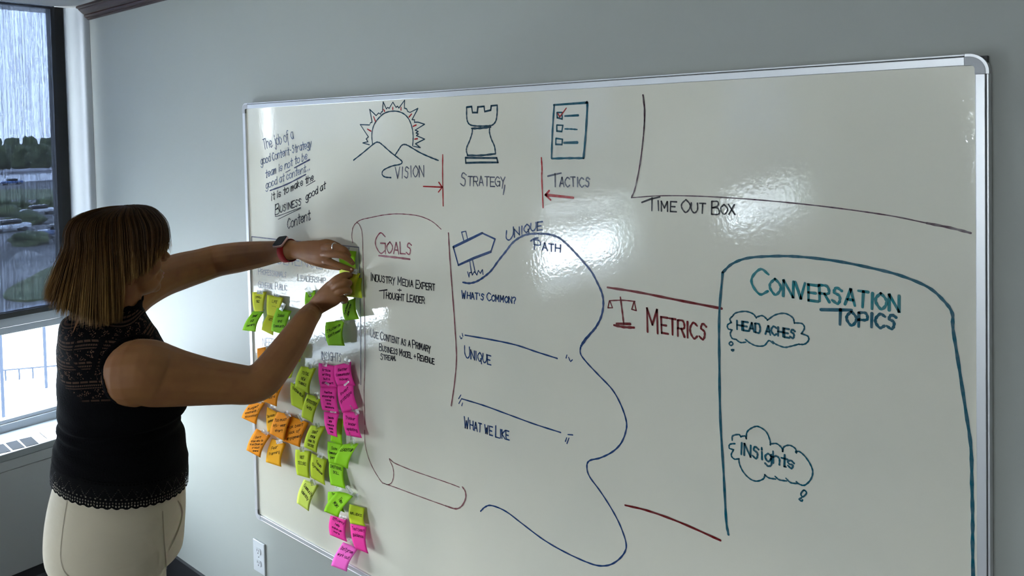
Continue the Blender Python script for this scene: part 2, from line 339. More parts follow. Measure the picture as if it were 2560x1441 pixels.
boxo('cover_seam', (XW + 0.0, -9.4, Z_H - 0.0002), (XW + 0.0025, -0.1, Z_H + 0.0006), M['groove'], ht)

# ------------------------------------------------------------------ outside, seen through the window
GZ = -9.5
M['ground'] = mat('pale_concrete', (0.17, 0.165, 0.16), 0.9, noise=(0.08, (0.09, 0.09, 0.09), 0.42, 0.62))
M['grass'] = mat('grass', (0.035, 0.055, 0.015), 0.95, noise=(0.3, (0.07, 0.08, 0.03), 0.4, 0.6))
M['foliage'] = mat('foliage', (0.018, 0.03, 0.010), 0.95, noise=(0.5, (0.045, 0.06, 0.02), 0.42, 0.66))
M['bark'] = mat('bark', (0.06, 0.045, 0.03), 0.9)
M['farwall'] = mat('pale_cladding', (0.6, 0.62, 0.66), 0.8)
M['farroof'] = mat('grey_roof', (0.16, 0.16, 0.18), 0.8)
M['asphalt'] = mat('asphalt', (0.045, 0.045, 0.047), 0.95, noise=(0.12, (0.10, 0.10, 0.105), 0.4, 0.65))
mesh_obj('ground_outside', [(-900, -600, GZ), (-6, -600, GZ), (-6, 700, GZ), (-900, 700, GZ)], [(0, 1, 2, 3)], M['ground'], kind='structure')
def gpoly(name, pts, m, h, label=None, cat=None, kind=None):
    P = [onZ(x, y, GZ) for x, y in pts]; P = catmull(P, 5, True); k = len(P)
    v = [(p[0], p[1], GZ + h) for p in P] + [(p[0], p[1], GZ - 0.1) for p in P]
    f = [tuple(range(k)), tuple(range(2 * k - 1, k - 1, -1))] + [(i, i + k, (i + 1) % k + k, (i + 1) % k) for i in range(k)]
    o = mesh_obj(name, v, f, m, kind=kind)
    if label: tag(o, label, cat)
    return o
M['plaza'] = mat('bright_concrete', (0.56, 0.56, 0.56), 0.9, noise=(0.4, (0.48, 0.48, 0.48), 0.4, 0.6))
mesh_obj('plaza', [(-44, -90, GZ + .02), (-6, -90, GZ + .02), (-6, 60, GZ + .02), (-44, 60, GZ + .02)], [(0, 1, 2, 3)], M['plaza'], kind='structure')
gpoly('parking_lot', [(-60, 440), (60, 430), (190, 440), (240, 520), (200, 640), (60, 625), (-60, 640)], M['asphalt'], 0.02, kind='structure')
gpoly('grass_island', [(8, 745), (30, 720), (70, 700), (115, 676), (160, 668), (170, 720), (130, 745), (60, 756)], M['grass'], 0.15, 'green grass island in the parking lot below the window', 'lawn')
gpoly('grass_verge', [(-60, 480), (60, 474), (190, 478), (190, 496), (60, 500), (-60, 498)], M['grass'], 0.1, 'dark grass verge across the parking lot', 'lawn')
def blob(c, r, seed, sub=3, amp=0.28):
    bm = bmesh.new(); bmesh.ops.create_icosphere(bm, subdivisions=sub, radius=1.0); rr = random.Random(seed)
    ph = [(rr.uniform(2, 5), rr.uniform(2, 5), rr.uniform(2, 5), rr.uniform(0, 6)) for _ in range(6)]
    for vv in bm.verts:
        p = vv.co; d = 1 + amp * sum(math.sin(a * p.x + q) * math.sin(b * p.y + q) * math.cos(cc * p.z) for a, b, cc, q in ph) / 2.2
        vv.co = Vector((c[0] + p.x * r[0] * d, c[1] + p.y * r[1] * d, c[2] + p.z * r[2] * d))
    V = [tuple(vv.co) for vv in bm.verts]; Fc = [tuple(x.index for x in ff.verts) for ff in bm.faces]; bm.free(); return V, Fc
treespots = [(px, 411, 11.9) for px in (-60, -14, 32, 78, 124, 170, 216)] + [(px, 440, 9.6) for px in (-40, 8, 56, 104, 152, 212)]
for i, (px, py, hh) in enumerate(treespots):
    b = onZ(px, py, GZ); t = thing('tree', 'dark green leafy tree standing beyond the parking lot', 'tree', b, 'trees beyond the parking lot')
    rr = random.Random(i)
    mesh_obj('crown', *blob((b[0], b[1], GZ + hh * 0.60), (3.1 + .3 * (i % 3), 3.3, hh * 0.40), i), M['foliage'], t, True)
    boxo('trunk', (b[0] - .3, b[1] - .3, GZ), (b[0] + .3, b[1] + .3, GZ + hh * .4), M['bark'], t)
for i, (px, py, s_) in enumerate([(18, 540, 1.0), (50, 524, .9), (66, 562, 1.1), (118, 520, 1.0), (76, 612, .9), (2, 516, .8)]):
    b = onZ(px, py, GZ)
    o = mesh_obj('shrub', *blob((b[0], b[1], GZ + s_ * .6), (s_ * 2.2, s_ * 1.8, s_), 40 + i), M['foliage'], None, True)
    tag(o, 'low dark bush between the rows of parked cars', 'bush', 'bushes in the parking lot')
carcols = [(0.40, 0.42, 0.45), (0.05, 0.08, 0.16), (0.35, 0.36, 0.38), (0.03, 0.08, 0.22), (0.8, 0.85, 0.95), (0.35, 0.36, 0.4)]
carn = ['silver', 'blue', 'light grey', 'dark blue', 'white', 'grey']
for i, (px, py) in enumerate([(24, 580), (150, 592), (96, 538), (30, 462)]):
    b = onZ(px, py, GZ); cm = mat('car_paint_%d' % i, carcols[i], 0.3, coat=0.4)
    wh = ('at the left of the window view', 'nearest the black window frame', 'in the middle of the lot', 'in the farthest row')[i]
    t = thing('parked_car', '%s car parked outside, %s' % (carn[i], wh), 'car', b, 'cars parked outside')
    boxo('car_body', (b[0] - .9, b[1] - 2.2, GZ + .35), (b[0] + .9, b[1] + 2.2, GZ + .95), cm, t, 0.2)
    boxo('cabin', (b[0] - .75, b[1] - 1.1, GZ + .95), (b[0] + .75, b[1] + 1.2, GZ + 1.5), M['screen'], t, 0.25)
    for sx in (-.8, .8):
        for sy in (-1.4, 1.4):
            boxo('wheel', (b[0] + sx - .1, b[1] + sy - .32, GZ), (b[0] + sx + .1, b[1] + sy + .32, GZ + .64), M['rubber'], t, 0.15)
b = onZ(40, 452, GZ)
t = thing('warehouse', 'pale low warehouse with grey roof beyond the parking lot', 'building', b)
boxo('warehouse_wall', (b[0] - 8, b[1] - 6, GZ), (b[0] + 8, b[1] + 9, GZ + 2.4), M['farwall'], t)
boxo('roof', (b[0] - 8.5, b[1] - 6.5, GZ + 2.4), (b[0] + 8.5, b[1] + 9.5, GZ + 2.8), M['farroof'], t)
M['pole'] = mat('galvanised_pole', (0.010, 0.013, 0.02), 0.9, spec=0.02)
for i, (px, py, h_, lb) in enumerate([(116, 972, 3.4, 'grey metal post outside the lower window pane, beside the person'), (9, 1045, 4.2, 'grey metal post outside the lower window pane at the photo\'s left edge')]):
    b = onZ(px, py, GZ)
    t = thing('lamp_post', lb, 'post', b)
    boxo('pole', (b[0] - .05, b[1] - .05, GZ), (b[0] + .05, b[1] + .05, GZ + h_), M['pole'], t)
    boxo('lamp_head', (b[0] - .3, b[1] - .12, GZ + h_), (b[0] + .3, b[1] + .12, GZ + h_ + .12), M['pole'], t)
a, b = onZ(-20, 957, GZ), onZ(150, 942, GZ)
t = thing('barrier_rail', 'thin grey barrier rail running across the pavement outside', 'railing', a)
for k in range(6):
    p = a + (b - a) * k / 5; boxo('post', (p[0] - .03, p[1] - .03, GZ), (p[0] + .03, p[1] + .03, GZ + .5), M['pole'], t)
d = (b - a) / np.linalg.norm(b - a); s_ = np.cross(d, [0, 0, 1]) * .03; P = [a - s_, a + s_, b + s_, b - s_]
v = [(p[0], p[1], GZ + .5) for p in P] + [(p[0], p[1], GZ + .56) for p in P]
mesh_obj('rail', v, box((0, 0, 0), (1, 1, 1))[1], M['pole'], t)

# ------------------------------------------------------------------ ceiling fill panels, added unseen behind the camera
lm = mat('fill_diffuser', (0.9, 0.9, 0.88), 0.5, emit=((1.0, 0.93, 0.80), FILL))
for i, (x, y, dx, dy, wh) in enumerate([(-0.9, -4.4, .6, .3, 'nearest the whiteboard'), (1.4, -4.4, .6, .3, 'on the right, nearest the whiteboard'), (-0.9, -8.0, .6, .3, 'farther from the whiteboard'), (1.4, -8.0, .6, .3, 'on the right, farther away')]):
    t = thing('ceiling_fill', 'unseen white ceiling panel added as fill light, ' + wh, 'light', (x, y, CEIL - 0.02), 'added ceiling fill lights')
    boxo('frame', (x - dx - .03, y - dy - .03, CEIL - 0.012), (x + dx + .03, y + dy + .03, CEIL - 0.0005), M['white'], t)
    boxo('diffuser', (x - dx, y - dy, CEIL - 0.018), (x + dx, y + dy, CEIL - 0.0125), lm, t)

# ------------------------------------------------------------------ whiteboard
XL, XRB = onY(607, 300, BF)[0], onY(2474, 600, BF)[0]
ZT, ZB = onY(1280, 212.7, BF)[2], onY(643.9, 1297.5, BF)[2]
wb = thing('whiteboard', 'large glossy whiteboard in an aluminium frame covered in marker drawings', 'whiteboard', ((XL + XRB) / 2, BF, ZB))
RW = 0.019; CR = 0.034
boxo('writing_surface', (XL + 0.01, BF + 0.003, ZB + 0.01), (XRB - 0.01, BF + 0.012, ZT - 0.01), M['board'], wb, label='glossy off-white writing surface')
boxo('backing', (XL + 0.004, BF + 0.012, ZB + 0.004), (XRB - 0.004, -0.0005, ZT - 0.004), M['groove'], wb)
def rail(a, b, horiz):
    # cross-section: flat face, groove, outer bead
    if horiz:
        out = 1 if a[1] > (ZT + ZB) / 2 else -1; z = a[1]
        boxo('frame_rail', (a[0], BF - 0.003, z - out * RW), (b[0], -0.001, z - out * 0.005), M['alu'], wb, 0.001)
        boxo('rail_bead', (a[0], BF - 0.001, z - out * 0.0036), (b[0], -0.001, z), M['alu'], wb, 0.001)
        boxo('rail_groove', (a[0], BF + 0.0015, z - out * 0.0055), (b[0], -0.001, z - out * 0.003), M['groove'], wb)
    else:
        out = 1 if a[0] > (XL + XRB) / 2 else -1; x = a[0]
        boxo('frame_rail', (x - out * RW, BF - 0.003, a[1]), (x - out * 0.005, -0.001, b[1]), M['alu'], wb, 0.001)
        boxo('rail_bead', (x - out * 0.0036, BF - 0.001, a[1]), (x, -0.001, b[1]), M['alu'], wb, 0.001)
        boxo('rail_groove', (x - out * 0.0055, BF + 0.0015, a[1]), (x - out * 0.003, -0.001, b[1]), M['groove'], wb)
rail((XL + CR, ZT), (XRB - CR, ZT), True); rail((XL + CR, ZB), (XRB - CR, ZB), True)
rail((XL, ZB + CR), (XL, ZT - CR), False); rail((XRB, ZB + CR), (XRB, ZT - CR), False)
def corner(cx, cz, sx, sz, rad):
    # L shaped cap: outer rounded corner, inner small fillet
    def arc(r, c0, c1, n=10): return [(c0 + sx * r * math.cos(t), c1 + sz * r * math.sin(t)) for t in [math.pi / 2 * k / n for k in range(n + 1)]]
    for nm, r_out, inset, m, y0 in (('corner_cap', rad - 0.0045, 0.0045, M['cap'], BF - 0.0036), ('corner_bead', rad, 0.0, M['alu'], BF - 0.0012)):
        outer = arc(r_out, cx - sx * rad, cz - sz * rad)
        o_pts = [(cx - sx * inset, cz - sz * CR)] + outer + [(cx - sx * CR, cz - sz * inset)]
        inr = [(cx - sx * CR, cz - sz * (RW + 0.0005)), (cx - sx * (RW + 0.006), cz - sz * (RW + 0.0005)), (cx - sx * (RW + 0.002), cz - sz * (RW + 0.002)), (cx - sx * (RW + 0.0005), cz - sz * (RW + 0.006)), (cx - sx * (RW + 0.0005), cz - sz * CR)]
        P = o_pts + inr; k = len(P)
        v = [(x, y0, z) for x, z in P] + [(x, -0.0008, z) for x, z in P]
        f = [tuple(range(k)), tuple(range(2 * k - 1, k - 1, -1))] + [(i, (i + 1) % k, (i + 1) % k + k, i + k) for i in range(k)]
        me = bpy.data.meshes.new(nm); me.from_pydata(v, [], f); me.update(); bm = bmesh.new(); bm.from_mesh(me); bmesh.ops.recalc_face_normals(bm, faces=bm.faces)
        bmesh.ops.triangulate(bm, faces=[q for q in bm.faces if len(q.verts) > 4]); bm.to_mesh(me); bm.free()
        link(nm, me, m, wb)
corner(XRB, ZT, 1, 1, 0.03); corner(XRB, ZB, 1, -1, 0.03); corner(XL, ZT, -1, 1, 0.02); corner(XL, ZB, -1, -1, 0.02)

# ------------------------------------------------------------------ handwriting
GL = {'A': '00 26 40|12 32', 'Î': '20 26', 'B': '00 06|~06 36 34 03|~03 33 41 30 00', 'C': '~45 26 04 02 20 41', 'D': '00 06|~06 36 43 30 00', 'E': '46 06 00 40|03 33', 'F': '46 06 00|03 33',
      'G': '~45 26 04 02 20 41|23 43 40', 'H': '00 06|40 46|03 43', 'I': '20 26', 'J': '~36 31 20 10 01', 'K': '00 06|46 03 40', 'L': '06 00 40', 'M': '00 06 22 46 40', 'N': '00 06 40 46',
      'O': '~26 04 02 20 42 44 26', 'P': '00 06|~06 36 44 33 03', 'Q': '~26 04 02 20 42 44 26|32 4a', 'R': '00 06|~06 36 44 33 03|23 40', 'S': '~45 26 15 14 33 31 20 01', 'T': '20 26|06 46',
      'U': '~06 02 20 42 46', 'V': '06 20 46', 'W': '06 10 24 30 46', 'X': '00 46|06 40', 'Y': '06 23|46 23 1a', 'Z': '06 46 00 40', '+': '21 25|03 43', '?': '~05 26 45 33 22|21 20', "'": '26 24',
      '.': '11 10', '!': '26 22|21 20', '-': '13 33', '(': '~36 14 12 30', ')': '~16 34 32 10', '/': '0a 46', '&': '~40 15 26 34 01 20 42',
      'a': '~44 24 02 20 42|44 40', 'b': '06 00|~03 24 42 20 00', 'c': '~43 24 02 20 41', 'd': '~43 24 02 20 41|46 40', 'e': '~12 32 43 24 02 20 41', 'f': '~46 26 14 1b|04 34',
      'g': '~43 24 02 20 42|~44 41 4a 2b 0a', 'h': '06 00|~03 24 43 40', 'i': '24 20|26 25', 'j': '~24 21 2a 1b 0a|26 25', 'k': '06 00|34 02 40', 'l': '26 20', 'm': '04 00|~02 14 23 20|~22 34 43 40',
      'n': '04 00|~02 24 43 40', 'o': '~24 03 01 20 41 43 24', 'p': '04 0b|~03 24 42 20 01', 'q': '~43 24 02 20 42|44 4b', 'r': '04 00|~02 24 44', 's': '~43 24 03 12 32 31 20 01', 't': '26 20 30|04 44',
      'u': '~04 01 20 41|44 40', 'v': '04 20 44', 'w': '04 10 23 30 44', 'x': '04 40|00 44', 'y': '04 20|44 0b', 'z': '04 44 00 40'}
ADV = {'I': 0.35, 'l': 0.35, 'i': 0.35, "'": 0.3, '.': 0.45, '!': 0.4, ' ': 0.75, 'j': 0.6, 't': 0.8, 'f': 0.8, 'M': 1.2, 'W': 1.2, 'm': 1.15, 'w': 1.1, '(': .5, ')': .5, 'E': .85, 'L': .85, 'F': .85}
def glyph_lines(ch):
    out = []
    for pl in GL.get(ch, '').split('|'):
        pl = pl.strip()
        if not pl: continue
        sm = pl[0] == '~'; pts = []
        for tk in pl.lstrip('~').split():
            y = {'a': -1.3, 'b': -2.4}.get(tk[1]); y = int(tk[1]) if y is None else y
            pts.append((int(tk[0]) / 4.0, y / 6.0))
        out.append([tuple(p) for p in (catmull(pts, 5, False) if sm else pts)])
    return out
def layout(txt, sc_mode=True, big=1.4, rnd=None, gap=0.32):
    """unit-height lines; x spans 0..W.  sc_mode: lower-case letters are drawn as small capitals"""
    x = 0.0; L = []; rnd = rnd or random.Random(len(txt))
    for ch in txt:
        up = ch.isupper() or not ch.isalpha()
        g = ch.upper() if sc_mode else ch
        s = (big if (ch.isupper() and sc_mode) else 1.0)
        a = ADV.get(g, 1.0) * 0.62 * (s if sc_mode else (1.05 if ch.isupper() else 1.0))
        jy = rnd.uniform(-.035, .035); js = rnd.uniform(-.06, .06)
        if g != ' ':
            for l in glyph_lines(g):
                off = (ADV.get(g, 1.0) < 0.6)
                L.append([(x + ((p[0] - (0.5 if off else 0)) * 0.62 * (s if sc_mode else 1) + (0.5 * a if off else 0)) + js * p[1] * s, p[1] * s + jy - (0.12 * (s - 1) if sc_mode else 0)) for p in l])
        x += a + gap * 0.62 * (0.9 if g != ' ' else 0)
    return L, x - gap * 0.62
class Strokes:
    def __init__(s): s.v = []; s.f = []
    def add(s, P3, nrm, wd):
        P3 = [np.array(p, float) for p in P3]
        if len(P3) == 1: P3 = [P3[0], P3[0] + np.array([1e-3, 0, 0])]
        # extend ends a touch so corners meet and caps look round
        q = []
        for i, p in enumerate(P3):
            if q and np.linalg.norm(p - q[-1]) < 1e-5: continue
            q.append(p)
        if len(q) < 2: q = [P3[0], P3[0] + np.array([0.0008, 0, 0.0008])]
        t0 = q[0] - q[1]; t0 /= np.linalg.norm(t0); t1 = q[-1] - q[-2]; t1 /= np.linalg.norm(t1)
        q = [q[0] + t0 * wd * .4] + q + [q[-1] + t1 * wd * .4]
        n = len(q); ws = [wd * (0.55 if i in (0, n - 1) else 0.92 + 0.16 * math.sin(i * 1.7 + n)) for i in range(n)]
        # split at sharp turns for crisp joints
        seg = [q[0]]; sw = [ws[0]]
        def flush():
            if len(seg) > 1:
                v, f = ribbon3(seg, nrm, sw); k = len(s.v); s.v += v; s.f += [tuple(i + k for i in g) for g in f]
        for i in range(1, n):
            seg.append(q[i]); sw.append(ws[i])
            if i < n - 1:
                a = q[i] - q[i - 1]; b = q[i + 1] - q[i]
                if a @ b < 0.45 * np.linalg.norm(a) * np.linalg.norm(b):
                    seg[-1] = q[i] + a / np.linalg.norm(a) * wd * .35; flush()
                    seg = [q[i] - b / np.linalg.norm(b) * wd * .35]; sw = [wd]
        flush()
    def obj(s, name, m, parent, label=None): return mesh_obj(name, s.v, s.f, m, parent, label=label)
NB = np.array([0, -1.0, 0]); YI = BF + 0.0024
_layer = [0]
def draw(label, color, strokes, wd, z=None, name='marker_drawing', smooth=True):
    """strokes in photo pixels (or in a zoomed crop z=(ox,oy,scale)) laid on the board plane"""
    _layer[0] += 1; yy = YI - 0.00001 * (_layer[0] % 30); S_ = Strokes()
    for st in strokes:
        w_ = wd; sm = smooth
        if isinstance(st, dict): w_ = st.get('w', wd); sm = st.get('s', smooth); st = st['p']
        if z: st = [(z[0] + x / z[2], z[1] + y / z[2]) for x, y in st]
        if sm: st = catmull(st, 6)
        S_.add([onY(x, y, yy) for x, y in st], NB, w_)
    return S_.obj(name, INK[color], wb, label)
def write(txt, p0, p1, h, color, wd, mode='sc', big=1.4, extra=(), z=None, up=(0.0, -1.0), label=None, seed=0, arch=0):
    _layer[0] += 1; yy = YI - 0.00001 * (_layer[0] % 30); S_ = Strokes()
    if z: p0 = (z[0] + p0[0] / z[2], z[1] + p0[1] / z[2]); p1 = (z[0] + p1[0] / z[2], z[1] + p1[1] / z[2]); h = h / z[2]
    L, W = layout(txt, mode == 'sc', big, random.Random(seed + len(txt)))
    for l in L:
        P = []
        for (x, y) in l:
            t = x / W; a = arch * math.sin(math.pi * t)
            P.append((p0[0] + (p1[0] - p0[0]) * t + up[0] * h * y, p0[1] + (p1[1] - p0[1]) * t + up[1] * h * y - a))
        S_.add([onY(x, y, yy) for x, y in P], NB, wd)
    for st in extra:
        if z: st = [(z[0] + x / z[2], z[1] + y / z[2]) for x, y in st]
        S_.add([onY(x, y, yy) for x, y in st], NB, wd * 1.15)
    return S_.obj('marker_lettering', INK[color], wb, label or ('%s marker writing reading %s' % (color if color in ('red', 'blue', 'black', 'teal') else 'marker', txt.upper())).replace('marker marker', 'marker'))
T, K = 0.0052, 0.0034
zA = (600, 230, 3.894); zB = (1080, 230, 4.648); zC = (1100, 530, 4.366); zD = (1100, 820, 2.32); zE = (1540, 100, 2.51); zF = (1500, 620, 2.119); zG = (870, 520, 3.431); zH = (600, 1080, 3.992); zJ = (640, 310, 5.145)
ZZ = dict(s=False)
draw('teal sun rising behind two mountains', 'dteal', [
    [(1290, 505), (1282, 420), (1300, 330), (1345, 260), (1410, 205), (1500, 187), (1580, 205), (1640, 260), (1675, 350), (1685, 440), (1680, 525)],
    dict(p=[(1260, 515), (1195, 497), (1245, 485), (1228, 458), (1250, 438), (1170, 318), (1262, 322), (1270, 300), (1285, 295), (1262, 170), (1325, 230), (1350, 205), (1368, 217), (1375, 195), (1386, 192), (1393, 98), (1425, 165), (1438, 150), (1452, 160), (1488, 100), (1518, 150), (1533, 140), (1547, 157), (1602, 80), (1600, 158), (1622, 165), (1632, 190), (1655, 200), (1732, 160), (1675, 270), (1700, 272), (1697, 295), (1735, 295), (1797, 315), (1705, 372), (1735, 385), (1713, 400), (1737, 410), (1717, 425), (1797, 460), (1708, 505), (1755, 542), (1690, 530)], s=False, w=0.0034),
    dict(p=[(1105, 665), (1200, 590), (1310, 500), (1350, 492), (1385, 515), (1470, 590), (1560, 660), (1578, 685), (1555, 706), (1480, 722), (1400, 760), (1383, 800), (1410, 828), (1470, 835)], w=0.0045),
    dict(p=[(1510, 615), (1540, 570), (1570, 525), (1600, 512), (1640, 525), (1750, 590), (1860, 640), (1930, 667)], w=0.0045)], 0.0040, zA)
draw('short red dashes inside the sun rays', 'red', [[(1240, 362), (1275, 382)], [(1300, 240), (1318, 285)], [(1398, 170), (1408, 190)], [(1487, 150), (1487, 170)], [(1567, 150), (1567, 178)], [(1670, 215), (1645, 245)], [(1685, 335), (1715, 322)], [(1700, 460), (1728, 455)]], 0.0042, zA)
write('VISION', (1512, 842), (1790, 822), 108, 'grey', K * 1.1, 'mix', z=zA, seed=3)
draw('red bar and arrow right of VISION', 'red', [[(1973, 612), (1972, 800), (1977, 1110)], [(1785, 920), (1968, 928)], dict(p=[(1935, 880), (1968, 928), (1932, 975)], s=False)], 0.0042, zA)
draw('teal rook chess piece outline', 'dteal', [dict(p=[(402, 178), (460, 170), (470, 240), (525, 240), (532, 175), (605, 168), (612, 228), (682, 212), (688, 162), (757, 155)], s=False, w=.0048),
    [(402, 180), (403, 290), (415, 350), (450, 385), (530, 397), (640, 395), (700, 385), (740, 340), (755, 260), (757, 160)], dict(p=[(462, 425), (560, 422), (680, 408)], w=.0058),
    [(470, 430), (465, 480), (440, 560), (405, 640), (400, 690), (415, 738)], dict(p=[(410, 738), (570, 738), (735, 720)], w=.0055), [(670, 415), (668, 470), (690, 550), (725, 630), (738, 715)],
    dict(p=[(388, 765), (393, 825), (565, 820), (765, 820), (752, 768), (560, 768), (388, 765)], s=False, w=.0052)], 0.0044, zB)
write('Strategy', (330, 1085), (850, 1100), 108, 'grey', K * 1.0, z=zB, extra=[[(846, 1085), (838, 1140), (828, 1192)]], seed=1)
draw('red bar and arrow left of TACTICS', 'red', [[(1270, 765), (1278, 900), (1275, 1000), (1290, 1345)], dict(p=[(1640, 1230), (1320, 1197)], w=.0066), dict(p=[(1362, 1148), (1318, 1198), (1378, 1255)], s=False, w=.0052)], 0.0042, zB)
draw('teal checklist page with three boxes', 'teal', [dict(p=[(1415, 152), (1795, 125)], w=.0055), dict(p=[(1795, 125), (1805, 155), (1785, 500), (1760, 770)], w=.0060), dict(p=[(1760, 770), (1600, 770), (1395, 775)], w=.0055), dict(p=[(1388, 770), (1400, 450), (1420, 150)], w=.0052),
    dict(p=[(1452, 240), (1510, 238), (1512, 315), (1455, 300), (1452, 240)], s=False, w=.004), dict(p=[(1450, 385), (1520, 388), (1508, 460), (1450, 455), (1450, 385)], s=False, w=.004), dict(p=[(1440, 540), (1515, 550), (1510, 612), (1438, 610), (1440, 540)], s=False, w=.004),
    dict(p=[(1545, 280), (1700, 272)], w=.0052), dict(p=[(1545, 430), (1620, 432), (1685, 437)], w=.004), dict(p=[(1535, 592), (1690, 588)], w=.0065)], 0.005, zB)
draw('red tick in the top box', 'red', [dict(p=[(1462, 250), (1485, 290), (1560, 188)], s=False)], 0.0032, zB)
write('Îactics', (1395, 1095), (1830, 1105), 108, 'grey', K * 1.1, z=zB, extra=[[(1345, 980), (1420, 962), (1500, 944)]], seed=2, label='marker writing reading TACTICS')
write('The job of a', (104, 330), (485, 192), 128, 'faded', K, 'mix', z=zJ, up=(-.18, -1), label='faded blue writing reading The job of a')
write('good Content-Strategy', (62, 525), (715, 292), 98, 'faded', K, 'mix', z=zJ, up=(-.08, -1), label='faded blue writing reading good Content-Strategy')
write('team is not to be', (120, 700), (655, 450), 98, 'faded', K, 'mix', z=zJ, label='faded blue writing reading team is not to be')
write('good at content...', (125, 835), (700, 590), 96, 'faded', K * .9, 'mix', z=zJ, label='faded blue writing reading good at content')
draw('blue underlines under not, to be and good at content', 'navy', [dict(p=[(380, 625), (440, 592)], w=.0028), dict(p=[(495, 565), (690, 460)], w=.0052), dict(p=[(180, 858), (400, 775), (640, 650)], w=.0052)], 0.004, zJ)
write('it is to make the', (195, 990), (735, 725), 92, 'black', K, 'mix', z=zJ, label='black writing reading it is to make the')
write('Business', (245, 1165), (580, 1040), 86, 'black', K, 'sc', 1.5, z=zJ, label='black writing reading BUSINESS')
write('good at', (640, 985), (890, 830), 92, 'black', K, 'mix', z=zJ, label='black writing reading good at')
write('Content.', (405, 1350), (715, 1222), 125, 'black', K, 'mix', z=zJ, label='black writing reading Content')
draw('black underlines under the and BUSINESS', 'black', [[(645, 800), (760, 732)], [(245, 1190), (300, 1180), (575, 1075)], [(285, 1228), (575, 1085)]], 0.0026, zJ)
# goals scroll
draw('thin maroon outline of a paper scroll', 'maroon', [[(798, 183), (740, 130), (680, 95), (600, 68), (500, 55), (400, 52), (300, 62), (200, 82), (120, 100), (75, 122)],
    [(40, 300), (33, 240), (42, 170), (75, 128), (105, 160), (122, 230), (128, 400), (132, 600), (138, 800), (142, 1000), (144, 1200), (141, 1441), (138, 1600), (146, 1860)]], 0.0028, zG)
draw('lower curl of the maroon scroll', 'maroon', [[(1243, -15), (1250, 130), (1285, 270), (1340, 390), (1410, 500), (1440, 518), (1480, 528), (1515, 505), (1532, 440), (1525, 360), (1490, 270), (1540, 312), (1700, 380), (1900, 450), (2100, 520), (2190, 555)], [(1440, 518), (1560, 560), (1800, 650), (2050, 740)], dict(p=[(2050, 740), (2150, 770), (2210, 745), (2250, 670), (2248, 600), (2220, 553)], w=.0045)], 0.0026, zH)
draw('long maroon vertical line right of the goals', 'maroon', [[(1121, 583), (1124, 640), (1130, 720), (1138, 830), (1141, 900), (1136, 960), (1128, 1015)]], 0.0045)
write('Goals', (240, 378), (542, 402), 98, 'goal', K * 1.25, 'sc', 1.8, z=zG, seed=4)
draw('rose underline under GOALS', 'goal', [[(265, 410), (400, 425), (530, 441)]], 0.006, zG)
write('Industry Media Expert', (192, 622), (745, 712), 55, 'black', K * .95, 'sc', 1.25, z=zG)
write('+', (425, 722), (455, 724), 34, 'black', K * .9, 'mix', z=zG)
write('Îhought Leader', (295, 775), (655, 820), 55, 'black', K * .95, 'sc', 1.2, z=zG, extra=[[(268, 712), (335, 704)]], label='black marker writing reading THOUGHT LEADER')
write('Use Content as a Primary', (190, 1105), (708, 1240), 52, 'black', K * .95, 'sc', 1.3, z=zG)
write('Business Model + Revenue', (268, 1222), (738, 1342), 46, 'black', K * .95, 'sc', 1.25, z=zG)
write('Stream.', (278, 1300), (415, 1312), 40, 'black', K * .9, 'sc', 1.3, z=zG)
# unique path
draw('blue signpost on rough ground', 'blue', [dict(p=[(145, 385), (300, 310), (460, 232)], s=False, w=.0070), dict(p=[(460, 232), (600, 297), (555, 435)], s=False, w=.0045), dict(p=[(555, 435), (370, 505), (200, 582)], s=False, w=.0066), dict(p=[(200, 582), (145, 385)], w=.0048),
    dict(p=[(258, 310), (235, 222), (280, 212), (300, 295)], s=False, w=.003), dict(p=[(325, 540), (342, 665)], w=.0034), dict(p=[(355, 530), (385, 665)], w=.0034),
    dict(p=[(300, 655), (316, 712), (322, 665), (345, 660), (352, 690), (372, 655), (385, 665), (402, 690), (418, 640), (440, 672), (462, 632), (470, 685)], w=.003, s=False)], 0.004, zC)
draw('long blue winding path', 'blue', [[(250, 770), (320, 780), (400, 760), (480, 710), (560, 640), (640, 530), (720, 430), (790, 340), (870, 280), (960, 245), (1080, 238), (1200, 248), (1300, 285), (1380, 350), (1450, 420), (1550, 530), (1650, 650), (1720, 780), (1770, 900), (1782, 1020), (1757, 1150), (1700, 1260), (1610, 1370), (1540, 1465)]], 0.0056, zC)
draw('long blue winding path, lower bends', 'blue', [[(905, 0), (850, 55), (820, 100), (815, 150), (850, 200), (920, 275), (1000, 360), (1050, 450), (1080, 540), (1078, 600), (1050, 670), (1000, 720), (930, 755), (870, 770), (852, 800), (865, 860), (930, 950), (1000, 1060), (1050, 1160), (1080, 1260), (1060, 1320), (1000, 1370), (930, 1382), (850, 1360), (720, 1300), (600, 1230), (480, 1140), (380, 1065), (300, 1032), (262, 1040), (235, 1065)]], 0.0042, zD)
write('Unique', (722, 325), (1105, 195), 88, 'blue', K * 1.15, 'sc', 1.35, z=zC, arch=6)
write('Path', (1030, 405), (1310, 442), 80, 'blue', K * 1.1, 'sc', 1.3, z=zC, extra=[[(990, 318), (1030, 290), (1070, 285)]])
write("What's Common?", (236, 940), (826, 1000), 68, 'blue', K * 1.05, 'sc', 1.25, z=zC)
draw('upper blue divider line with small ticks', 'blue', [[(145, 43), (300, 70), (440, 100), (560, 140), (680, 178)], dict(p=[(115, 48), (121, 63), (128, 58)], w=.003), dict(p=[(129, 33), (132, 50)], w=.003), dict(p=[(736, 158), (731, 176)], w=.003), dict(p=[(746, 172), (753, 190)], w=.003), dict(p=[(768, 186), (757, 196)], w=.003)], 0.0042, zD)
write('Unique', (145, 172), (292, 214), 52, 'blue', K * 1.05, 'sc', 1.3, z=zD, seed=9)
